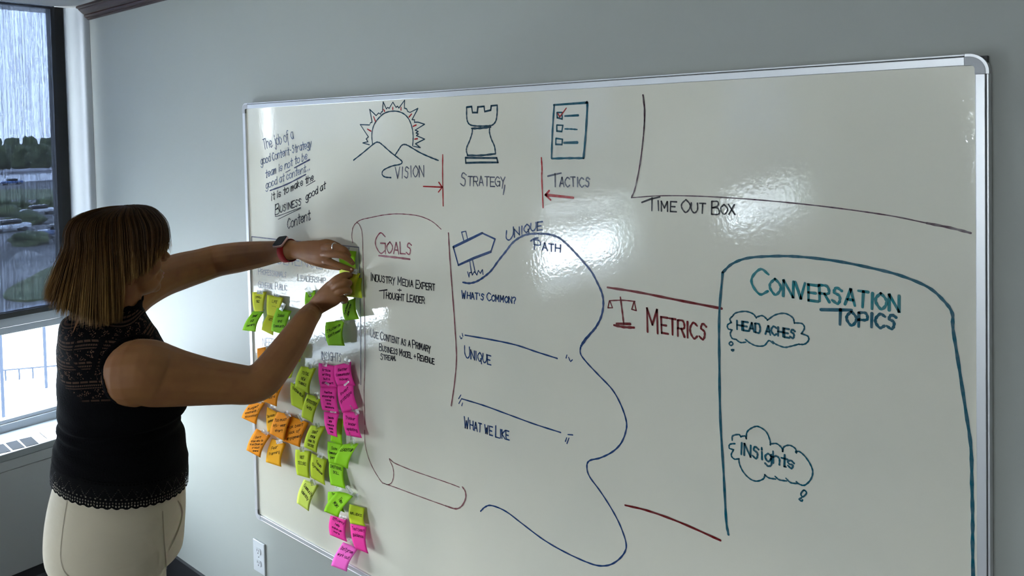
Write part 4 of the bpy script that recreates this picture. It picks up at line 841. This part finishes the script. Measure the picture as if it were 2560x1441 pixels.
hand([(724, 626, -.102, (.028, .021)), (745, 626, -.10, (.0275, .019)), (775, 629, -.095, (.034, .018)), (803, 632, -.090, (.038, .0165)), (818, 633, -.086, (.034, .014))],
     [[(800, 648, -.088, .0115), (818, 653, -.088, .0118), (840, 661, -.080, .0098), (862, 669, -.066, .0090), (881, 675, -.048, .0068)],
      [(800, 634, -.092, .0115), (824, 635, -.094, .0122), (848, 638, -.090, .0104), (868, 646, -.076, .0096), (882, 659, -.054, .0072)],
      [(800, 620, -.090, .0110), (822, 618, -.092, .0112), (842, 617, -.086, .0092), (862, 625, -.074, .0088), (873, 639, -.056, .0070)],
      [(796, 609, -.082, .0100), (816, 606, -.080, .0100), (834, 609, -.070, .0082), (850, 617, -.058, .0076), (860, 628, -.048, .0062)],
      [(760, 642, -.088, .0150), (786, 653, -.076, .0145), (808, 661, -.064, .0118), (828, 666, -.052, .0105), (848, 670, -.046, .0085)]], (0.1, 0, 1))
dirn = onY(845, 722, -.10) - wR; dirn /= np.linalg.norm(dirn); maj = np.cross(dirn, np.array([0, 1.0, 0]))
hand([(776, 786, -.125, (.028, .021)), (790, 768, -.122, (.028, .020)), (812, 748, -.118, (.035, .019)), (832, 733, -.112, (.039, .018)), (843, 726, -.106, (.036, .015))],
     [[(826, 712, -.112, .0120), (842, 699, -.112, .0125), (858, 690, -.100, .0108), (869, 688, -.078, .0096), (876, 690, -.054, .0076)],
      [(834, 722, -.114, .0120), (852, 711, -.114, .0124), (867, 707, -.102, .0110), (873, 709, -.078, .0098), (868, 714, -.056, .0080)],
      [(836, 736, -.112, .0115), (854, 728, -.110, .0118), (868, 726, -.098, .0106), (873, 730, -.076, .0094), (866, 734, -.056, .0078)],
      [(832, 750, -.108, .0110), (849, 746, -.104, .0110), (860, 747, -.092, .0096), (864, 752, -.074, .0086), (857, 755, -.058, .0072)],
      [(802, 742, -.104, .0160), (822, 724, -.086, .0150), (844, 708, -.068, .0120), (864, 696, -.054, .0106), (879, 688, -.046, .0084)]], maj)
body_me = remeshed(bodyparts, 0.0026, 5, 0.55)
body = link('body', body_me, M['skin'], pr, True, label='tanned bare skin of face, arms and hands')
# finger nails
nl = []
for (x, y, Y, dx, dy) in ((878, 673.5, -.0545, 6, 2.2), (877, 654, -.061, 4, 5), (872, 686, -.066, 5, -.5)):
    c = onY(x, y, Y - .004); a1 = onY(x + dx, y + dy, Y - .004) - c; a1 /= np.linalg.norm(a1)
    nn = (CAM - c); nn /= np.linalg.norm(nn); b1 = np.cross(nn, a1); nl.append(ellipsoid(c, (a1, b1, nn), (.0058, .0042, .0012), 12, 8))
v, f = merge(nl); mesh_obj('fingernails', v, f, mat('nail', (0.55, 0.30, 0.22), 0.25), pr, True)
v, f = merge([ellipsoid(hp(.0990, 0, -.0755), HAX, (.0083, .0175, .0046)), ellipsoid(hp(.0965, 0, -.0855), HAX, (.0085, .0155, .0054))]); mesh_obj('lips', v, f, M['lip'], pr, True)
v, f = merge([ellipsoid(hp(.078, s_ * .031, -.006), HAX, (.0125, .0125, .0125), 14, 10) for s_ in (1, -1)]); mesh_obj('eyes', v, f, M['eye'], pr, True)

# blouse
rings = smooth_rings(ellipse_rows(TORSO, nseg=72), 5)
cx0 = sum(rings[0]) / len(rings[0])
# sag wrinkles
nr = len(rings)
for i, r in enumerate(rings):
    c = sum(r) / len(r)
    for k, p in enumerate(r):
        t = 2 * math.pi * k / 72; s_ = i / nr
        d = p - c; d /= (np.linalg.norm(d) + 1e-9)
        amp = .0022 * math.sin(3 * t + 22 * s_) * math.sin(34 * s_ + 2 * t) * (1 if .3 < s_ < .96 else 0) + (.004 * math.sin(60 * s_ + 1.2 * t) if .62 < s_ < .78 else 0)
        r[k] = p + d * amp
# the hem rises towards the back
zw, zh_ = PX(300, 1050, DC)[2], PX(300, 1174, DC)[2]
def hemlift(z, t):
    k = min(1, max(0, (zw - z) / (zw - zh_))); k = k * k * (3 - 2 * k); return k * .031 * (1 - math.cos(t))
for r in rings:
    for k, p in enumerate(r): p[2] += hemlift(p[2], 2 * math.pi * k / 72)
v, f = loft(rings, cap=False)
lace = bpy.data.materials.new('black_lace_and_knit'); lace.use_nodes = True; n = lace.node_tree; b = n.nodes['Principled BSDF']
b.inputs['Roughness'].default_value = 0.9; b.inputs['Specular IOR Level'].default_value = 0.06
tx = n.nodes.new('ShaderNodeTexCoord'); at = n.nodes.new('ShaderNodeAttribute'); at.attribute_name = 'lace'
vo = n.nodes.new('ShaderNodeTexVoronoi'); vo.inputs['Scale'].default_value = 230; n.links.new(tx.outputs['Object'], vo.inputs['Vector'])
def ml(op, a, b_=None):
    q = n.nodes.new('ShaderNodeMath'); q.operation = op
    for i_, vv in enumerate((a, b_)):
        if vv is None: continue
        if isinstance(vv, (int, float)): q.inputs[i_].default_value = vv
        else: n.links.new(vv, q.inputs[i_])
    return q.outputs[0]
a2 = n.nodes.new('ShaderNodeAttribute'); a2.attribute_name = 'st'; sp_ = n.nodes.new('ShaderNodeSeparateXYZ'); n.links.new(a2.outputs['Vector'], sp_.inputs[0])
SU, SV = sp_.outputs[0], sp_.outputs[1]      # metres round the body and down it
SVt = ml('ADD', SV, ml('MULTIPLY', ml('SINE', ml('MULTIPLY', SU, 26.0)), 0.006))
band = ml('FRACT', ml('MULTIPLY', SVt, 22.0))                         # 45 mm repeat
net = ml('LESS_THAN', vo.outputs['Distance'], 0.40)
fan = ml('GREATER_THAN', ml('SINE', ml('ADD', ml('MULTIPLY', SU, 150.0), ml('MULTIPLY', ml('SINE', ml('MULTIPLY', SV, 240.0)), 1.6))), -0.1)
netz = ml('MULTIPLY', ml('MULTIPLY', net, fan), ml('GREATER_THAN', band, 0.52))
def row(v0, rv, fu, ru):
    du = ml('DIVIDE', ml('SUBTRACT', ml('FRACT', ml('MULTIPLY', SU, fu)), 0.5), ru); dv = ml('DIVIDE', ml('SUBTRACT', band, v0), rv)
    return ml('LESS_THAN', ml('ADD', ml('MULTIPLY', du, du), ml('MULTIPLY', dv, dv)), 1.0)
ribb = ml('MULTIPLY', ml('LESS_THAN', ml('ABSOLUTE', ml('SUBTRACT', band, 0.12)), 0.05), ml('GREATER_THAN', ml('FRACT', ml('MULTIPLY', SU, 40.0)), 0.15))
pat = ml('MAXIMUM', ml('MAXIMUM', netz, row(0.30, 0.05, 190.0, 0.28)), ml('MAXIMUM', row(0.44, 0.035, 230.0, 0.3), ml('MULTIPLY', ribb, 0.6)))
mu2 = n.nodes.new('ShaderNodeMath'); mu2.operation = 'MULTIPLY'; n.links.new(pat, mu2.inputs[0]); n.links.new(at.outputs['Fac'], mu2.inputs[1])
mx = n.nodes.new('ShaderNodeMix'); mx.data_type = 'RGBA'; mx.inputs[6].default_value = (0.0028, 0.0028, 0.0035, 1); mx.inputs[7].default_value = (0.10, 0.055, 0.035, 1)
n.links.new(mu2.outputs[0], mx.inputs[0]); n.links.new(mx.outputs[2], b.inputs['Base Color'])
bp = n.nodes.new('ShaderNodeBump'); bp.inputs['Strength'].default_value = 0.6; bp.inputs['Distance'].default_value = 0.001; n.links.new(vo.outputs['Distance'], bp.inputs['Height']); n.links.new(bp.outputs[0], b.inputs['Normal'])
blouse = mesh_obj('blouse', v, f, lace, pr, True, label='sleeveless black top with lace yoke')
att = blouse.data.attributes.new('lace', 'FLOAT', 'POINT')
zy = PX(240, 912, DC)[2]
vals = []
for i, p in enumerate(v):
    k = i % 72; t = 2 * math.pi * k / 72
    vals.append(1.0 if p[2] > zy + .035 * math.sin(t * 2 + .6) else 0.0)
att.data.foreach_set('value', vals)
a_ = blouse.data.attributes.new('st', 'FLOAT_VECTOR', 'POINT'); st_ = []
for i, p in enumerate(v): k = i % 72; st_ += [0.95 * k / 72, (v[0][2] - p[2]), 0]
a_.data.foreach_set('vector', st_)
md = blouse.modifiers.new('thickness', 'SOLIDIFY'); md.thickness = 0.0016; md.offset = 1
# high collar
cr = []
for (x, y, r) in ((294, 800, .066), (297, 786, .0575), (299, 774, .056), (300, 764, .0575)):
    c = PX(x, y, DC); cr.append([c + RB * r * math.cos(q) + FB * (r * 1.0) * math.sin(q) + ZU * (.004 * math.sin(9 * q) if y == 764 else 0) + ZU * .014 * math.sin(q) * (y < 790) for q in [2 * math.pi * k / 48 for k in range(48)]])
v, f = loft(smooth_rings(cr, 3), cap=False)
co = mesh_obj('collar', v, f, lace, pr, True, label='high black lace collar'); a_ = co.data.attributes.new('lace', 'FLOAT', 'POINT'); a_.data.foreach_set('value', [0.25] * len(v))
md = co.modifiers.new('thickness', 'SOLIDIFY'); md.thickness = 0.0015
# lace hem, scalloped, with real openings in the material
hl = bpy.data.materials.new('lace_edging'); hl.use_nodes = True; n = hl.node_tree; b = n.nodes['Principled BSDF']; b.inputs['Base Color'].default_value = (0.004, 0.004, 0.0045, 1); b.inputs['Roughness'].default_value = 0.9; b.inputs['Specular IOR Level'].default_value = 0.08
at = n.nodes.new('ShaderNodeAttribute'); at.attribute_name = 'uvl'; at.attribute_type = 'GEOMETRY'; sx = n.nodes.new('ShaderNodeSeparateXYZ'); n.links.new(at.outputs['Vector'], sx.inputs[0])
def mnode(op, a, b_=None):
    q = n.nodes.new('ShaderNodeMath'); q.operation = op
    for i_, vv in enumerate((a, b_)):
        if vv is None: continue
        if isinstance(vv, (int, float)): q.inputs[i_].default_value = vv
        else: n.links.new(vv, q.inputs[i_])
    return q.outputs[0]
U_, V_ = sx.outputs[0], sx.outputs[1]
def dots(fu, v0, ru, rv):    # one row of holes at height v0
    du = mnode('DIVIDE', mnode('SUBTRACT', mnode('FRACT', mnode('MULTIPLY', U_, fu)), 0.5), ru); dv = mnode('DIVIDE', mnode('SUBTRACT', V_, v0), rv)
    return mnode('LESS_THAN', mnode('ADD', mnode('MULTIPLY', du, du), mnode('MULTIPLY', dv, dv)), 1.0)
hole = dots(120, 0.10, 0.28, 0.045)
for q in (dots(150, .82, .25, .03), dots(150, .91, .25, .03), dots(90, .70, .2, .03)): hole = mnode('MAXIMUM', hole, q)
zig = mnode('ABSOLUTE', mnode('SUBTRACT', mnode('FRACT', mnode('MULTIPLY', U_, 34)), 0.5)); zl = mnode('ABSOLUTE', mnode('SUBTRACT', mnode('SUBTRACT', V_, 0.30), mnode('MULTIPLY', zig, 0.75)))
dash = mnode('LESS_THAN', mnode('FRACT', mnode('MULTIPLY', V_, 16)), 0.5)
hole = mnode('MAXIMUM', hole, mnode('MULTIPLY', mnode('LESS_THAN', zl, 0.022), dash))
n.links.new(mnode('SUBTRACT', 1.0, mnode('MULTIPLY', hole, 0.75)), b.inputs['Alpha'])
hem = ellipse_rows([(1166, 132, 469, .2002), (1175, 130, 470, .2035), (1190, 127.5, 471, .206), (1204, 126, 471, .208), (1219, 125, 470.5, .208)], nseg=216)
v, f, uvl = [], [], []
for i, r in enumerate(hem):
    for k, p in enumerate(r):
        q = p.copy(); t = 2 * math.pi * k / 216
        if i == len(hem) - 1: q[2] -= .005 * abs(math.sin(k * math.pi / 4.5))
        q[2] += .031 * (1 - math.cos(t))
        v.append(q); uvl.append((k / 216.0 if k else 0.0, i / (len(hem) - 1), 0))
for i in range(len(hem) - 1):
    for k in range(216): a = i * 216 + k; b2 = i * 216 + (k + 1) % 216; f.append((a, b2, b2 + 216, a + 216))
hm = mesh_obj('lace_hem', v, f, hl, pr, True, label='scalloped black lace hem'); a_ = hm.data.attributes.new('uvl', 'FLOAT_VECTOR', 'POINT'); a_.data.foreach_set('vector', [c for t3 in uvl for c in t3])

# trousers
tp = [loft(smooth_rings(ellipse_rows(HIP + [(1385, 122, 456, .185)], nseg=48, sq=2.15), 4))]
for lg, sgn in zip(legs, (1, -1)):
    P = [lg[0][0] + ZU * .04 + FB * .0, lg[0][0] + ZU * -.06, lg[1][0] + ZU * -.02, lg[2][0], lg[3][0], lg[4][0] + ZU * .02]
    tp.append(tube(P, [(.108), (.122), (.112), (.088), (.082), (.085)], seg=24))
tm = remeshed(tp, 0.006, 10, 0.5)
tr_o = link('trousers', tm, M['cream'], pr, True, label='cream tailored trousers')
for lg in legs:   # shoes
    an = lg[-1][0]
    v, f = tube([np.array([an[0], an[1], .042]) - FB * .045, np.array([an[0], an[1], .045]) + FB * .05, np.array([an[0], an[1], .028]) + FB * .17], [(.036, .042), (.042, .042), (.036, .024)], majdir=RB)
    mesh_obj('shoe', v, f, M['shoe'], pr, True)
# seams and pocket on the trousers, projected on the cloth
dg = bpy.context.evaluated_depsgraph_get()
def bvh_of(o):
    ev = o.evaluated_get(dg); me = ev.to_mesh(); b = BVHTree.FromPolygons([vv.co.copy() for vv in me.vertices], [tuple(p.vertices) for p in me.polygons]); ev.to_mesh_clear(); return b
bv_t, bv_b, bv_s = bvh_of(tr_o), bvh_of(blouse), bvh_of(body)
def hits(bv, pts, off=0.0015):
    P, Nn = [], []
    for x, y in pts:
        h = bv.ray_cast(V3(CAM), V3(ray(x, y)).normalized(), 10)
        if h[0] is None: continue
        nn = np.array(h[1]); nn /= np.linalg.norm(nn); d = np.array(CAM) - np.array(h[0]); nn = nn if nn @ d > 0 else -nn
        P.append(np.array(h[0]) + nn * off); Nn.append(nn)
    return P, Nn
for pts, wd in (([(170, 1246), (163, 1290), (157, 1332), (153, 1370), (153, 1399), (160, 1425), (175, 1445)], .0022), ([(406, 1278), (408, 1320), (410, 1357), (414, 1400), (417, 1450)], .0018)):
    P, Nn = hits(bv_t, catmull(pts, 6)); v, f = ribbon3(P, Nn, wd); mesh_obj('seam', v, f, M['seam'], pr)
P, Nn = hits(bv_t, catmull([(443, 1252), (452, 1268), (454, 1290), (446, 1320), (434, 1350), (421, 1376)], 6), .002)
v, f = ribbon3(P, Nn, [.002 + .004 * math.sin(math.pi * i / (len(P) - 1)) for i in range(len(P))]); mesh_obj('pocket_opening', v, f, M['seam'], pr)
# armhole lace scallops
sc_ = []
path = catmull([(290, 1008), (270, 990), (260, 965), (256, 935), (260, 906), (272, 881), (292, 861), (318, 848), (348, 841), (370, 843)], 8)
b_both = [bv_b, bv_s]
for i, (x, y) in enumerate(path):
    best = None
    for bv in b_both:
        h = bv.ray_cast(V3(CAM), V3(ray(x, y)).normalized(), 10)
        if h[0] is not None and (best is None or h[3] < best[3]): best = h
    if best is None: continue
    nn = np.array(best[1]); c = np.array(best[0]); d = CAM - c; nn = nn if nn @ d > 0 else -nn
    a1 = np.cross(nn, ZU); a1 /= (np.linalg.norm(a1) + 1e-9); sc_.append(ellipsoid(c + nn * .0005, (a1, np.cross(nn, a1), nn), (.0070 if i % 2 else .0100, .0065, .0014), 10, 6))
v, f = merge(sc_); tr1 = mesh_obj('armhole_lace', v, f, lace, pr, True, label='scalloped lace edge of the armhole'); a_ = tr1.data.attributes.new('lace', 'FLOAT', 'POINT'); a_.data.foreach_set('value', [1.0] * len(v))
# yoke bands (dark solid tapes between the lace panels) and back opening
bands = [([(176, 905), (205, 930), (240, 945)], .010), ([(262, 842), (245, 880), (236, 915), (228, 945)], .013), ([(203, 812), (190, 850), (180, 890)], .006), ([(215, 800), (260, 815), (300, 838)], .006), ([(185, 880), (215, 893), (236, 908)], .005)]
vv_, ff_ = [], []
for pts, wd in bands:
    P, Nn = hits(bv_b, catmull(pts, 6), .0012)
    if len(P) > 2:
        v, f = ribbon3(P, Nn, wd); k = len(vv_); vv_ += v; ff_ += [tuple(i + k for i in g) for g in f]
mesh_obj('yoke_band', vv_, ff_, M['blackcloth'], pr)
P, Nn = hits(bv_b, catmull([(200, 784), (195, 803), (189, 818), (184, 832)], 5), .0015)
v, f = ribbon3(P, Nn, [.010 * (1 - .85 * i / (len(P) - 1)) for i in range(len(P))]); mesh_obj('back_opening', v, f, M['skin'], pr, label='slit of bare skin at the nape')

# ------------------------------------------------------------------ hair
def lerp_tab(tab, x):
    for (a, va), (b, vb) in zip(tab, tab[1:]):
        if a <= x <= b:
            t = (x - a) / (b - a); return [p + (q - p) * t for p, q in zip(va, vb)] if isinstance(va, (list, tuple)) else va + (vb - va) * t
    return tab[-1][1]
#        phi : (rho at widest, rho at end, u end)
HT = [(0, (.119, .114, .000)), (25, (.118, .111, -.006)), (42, (.113, .104, -.024)), (60, (.106, .099, -.054)), (78, (.099, .093, -.066)), (94, (.095, .090, -.056)), (101, (.095, .088, -.160)), (115, (.100, .104, -.168)), (135, (.112, .138, -.158)), (158, (.122, .164, -.125)), (180, (.127, .176, -.092))]
def hair_curve(phi, k=1.0, jitter=(0, 0, 0), ulen=0.0):
    p = abs(phi) if abs(phi) <= 180 else 360 - abs(phi)
    rm, re, ue = lerp_tab(HT, p); rm, re = rm * k + jitter[0], re * k + jitter[1]; ue += ulen
    ph = math.radians(phi); c, s_ = math.cos(ph), math.sin(ph)
    rootf = .035 * c if abs(c) > .3 else .0
    top = .116 * (.6 + .4 * k)
    pts = [(.012, top), (.45 * rm, top - .004), (.78 * rm, top - .022), (.95 * rm, top - .055), (rm, .02)]
    um = .02
    for t in (.35, .7, 1.0): pts.append((rm + (re - rm) * t ** .9, um + (ue - um) * t))
    out = []
    for i, (rho, u) in enumerate(pts):
        sq = 1.0 + (.07 * (1 - abs(math.cos(2 * ph))) if i < 4 else 0)
        out.append(hp(c * rho * sq + (.012 if i < 2 else 0), s_ * rho * sq * (0.92 if i < 5 else 1.0), u + jitter[2] * min(1, i / 4)))
    return out
hairm = bpy.data.materials.new('brown_hair'); hairm.use_nodes = True; n = hairm.node_tree; b = n.nodes['Principled BSDF']
b.inputs['Roughness'].default_value = 0.5; b.inputs['Specular IOR Level'].default_value = 0.15
at = n.nodes.new('ShaderNodeAttribute'); at.attribute_name = 'tip'; rp = n.nodes.new('ShaderNodeValToRGB')
e = rp.color_ramp.elements; e[0].position = 0.0; e[0].color = (0.022, 0.009, 0.003, 1); e[1].position = 1.0; e[1].color = (0.48, 0.28, 0.09, 1)
q = rp.color_ramp.elements.new(0.5); q.color = (0.10, 0.045, 0.011, 1)
n.links.new(at.outputs['Fac'], rp.inputs[0]); n.links.new(rp.outputs[0], b.inputs['Base Color'])
hv, hf, tipv = [], [], []
rr = random.Random(5)
def add_strand(pts, w0, w1, tone):
    P = catmull(pts, 3); k0 = len(hv); m_ = len(P)
    for i, p in enumerate(P):
        a = P[max(0, i - 1)]; b_ = P[min(m_ - 1, i + 1)]; t = b_ - a; t /= (np.linalg.norm(t) + 1e-9)
        o_ = p - (HC + ZU * (p[2] - HC[2])); o_ = o_ + ZU * .02; u = np.cross(t, o_); u /= (np.linalg.norm(u) + 1e-9); nn = np.cross(u, t)
        s_ = i / (m_ - 1); wd = (w0 * (1 - s_) + w1 * s_) if s_ < .9 else (w0 * (1 - s_) + w1 * s_) * max(.15, (1 - s_) * 10)
        for q_ in (0, 1, 2):
            an = 2 * math.pi * q_ / 3; hv.append(p + u * wd * math.cos(an) + nn * wd * .7 * math.sin(an)); tipv.append(min(1, max(0, tone + .62 * max(0, s_ - .28) ** 1.1 * 1.3)))
    for i in range(m_ - 1):
        for q_ in range(3):
            a = k0 + i * 3 + q_; b_ = k0 + i * 3 + (q_ + 1) % 3; hf.append((a, b_, b_ + 3, a + 3))
for i in range(4200):
    phi = rr.uniform(-180, 180); 
    clump = math.sin(phi * .33) * .5 + math.sin(phi * .9 + 1) * .5
    j = (rr.gauss(0, .0022) + clump * .0015, rr.gauss(0, .0042) + clump * .002, rr.gauss(0, .001))
    back = abs(phi) > 85
    dark = -.18 if abs(phi) < 80 else 0
    add_strand(hair_curve(phi, rr.uniform(.96, 1.0), j, rr.gauss(0, .007 if back else .004) - (abs(rr.gauss(0, .008)) if back else 0)), .0011, .0009, .16 + dark * .5 + rr.gauss(0, .13) + clump * .14)
for i in range(160):  # flyaways
    phi = rr.uniform(-180, 180); pts = hair_curve(phi, 1.02, (rr.uniform(0, .006), rr.uniform(0, .012), rr.uniform(0, .003)), rr.gauss(0, .01)); add_strand(pts, .0005, .0004, .25)
# inner shell so no scalp shows
NP = 120; grid = []
for i in range(NP):
    phi = -180 + 360 * i / NP; grid.append(catmull(hair_curve(phi, .955, (0, -.002, -.002), .006), 3))
k0 = len(hv); m_ = len(grid[0])
for g in grid:
    for i, p in enumerate(g): hv.append(p); tipv.append(.02 + .3 * max(0, i / m_ - .4))
for i in range(NP):
    for j in range(m_ - 1):
        a = k0 + i * m_ + j; b_ = k0 + ((i + 1) % NP) * m_ + j; hf.append((a, b_, b_ + 1, a + 1))
ho = mesh_obj('hair', hv, hf, hairm, pr, True, label='brown bob with a fringe, lighter at the tips')
a_ = ho.data.attributes.new('tip', 'FLOAT', 'POINT'); a_.data.foreach_set('value', tipv)

# ------------------------------------------------------------------ watch and ring
wc = PX(720, 627, 2.40 + (dL - 2.40) * 30 / 38); axw = PX(728, 625.5, dL) - PX(690, 630, 2.40); axw /= np.linalg.norm(axw)
tocam = CAM - wc; tocam -= axw * (tocam @ axw); tocam /= np.linalg.norm(tocam); upw = np.cross(tocam, axw); upw = upw if upw[2] > 0 else -upw
wt = thing('smartwatch', 'smartwatch with black square screen and red strap on the upper wrist', 'watch', wc)
ringm = []
rw = .0362
for dxw in (-.0135, -.013, .013, .0135):
    r_ = rw if abs(dxw) < .0132 else rw - .0015
    ringm.append([wc + axw * dxw + (tocam * .92 * math.cos(q) + upw * 1.0 * math.sin(q)) * r_ for q in [2 * math.pi * k / 40 for k in range(40)]])
v, f = loft(ringm, cap=False); st = mesh_obj('strap', v, f, M['redstrap'], wt, True, label='red strap'); md = st.modifiers.new('t', 'SOLIDIFY'); md.thickness = .002; md.offset = 1
ca = math.radians(48); nw = tocam * math.cos(ca) + upw * math.sin(ca); vw = -tocam * math.sin(ca) + upw * math.cos(ca); cc = wc + nw * (rw + .003)
def rbox(c, ax, hx, hy, hz, rad, n_=6, top=.0):
    pts = []
    for sx_, sy_ in ((1, 1), (-1, 1), (-1, -1), (1, -1)):
        a0 = {(1, 1): 0, (-1, 1): 90, (-1, -1): 180, (1, -1): 270}[(sx_, sy_)]
        for k in range(n_ + 1):
            q = math.radians(a0 + 90 * k / n_); pts.append((sx_ * (hx - rad) + rad * math.cos(q), sy_ * (hy - rad) + rad * math.sin(q)))
    R_ = []
    for s_, h_ in ((.88, -hz), (1, -hz * .5), (1, hz * .4), (.94, hz), (.9, hz + top)): R_.append([c + ax[0] * x * s_ + ax[1] * y * s_ + ax[2] * h_ for x, y in pts])
    return loft(R_)
v, f = rbox(cc, (axw, vw, nw),   .0215, .0215, .005, .008); mesh_obj('case', v, f, M['rosegold'], wt, True, label='rose metal case')
v, f = rbox(cc + nw * .0048, (axw, vw, nw), .0205, .0205, .0012, .0075); mesh_obj('screen', v, f, M['screen'], wt, True, label='black screen')
rc_ = onY(836, 617, -.088); ra = onY(842, 617, -.086) - onY(824, 618, -.092); ra /= np.linalg.norm(ra)
u1 = np.cross(ra, ZU); u1 /= np.linalg.norm(u1); u2 = np.cross(ra, u1); rg = []
for q in range(28):
    a = 2 * math.pi * q / 28; cdir = u1 * math.cos(a) + u2 * math.sin(a); rg.append([rc_ + cdir * (.0106 + .0013 * math.cos(b_)) + ra * .0022 * math.sin(b_) for b_ in [2 * math.pi * k / 10 for k in range(10)]])
rg.append(rg[0]); v, f = loft(rg, cap=False); tag(mesh_obj('ring', v, f, M['silver'], None, True), 'silver band ring on the upper hand\'s ring finger', 'ring')
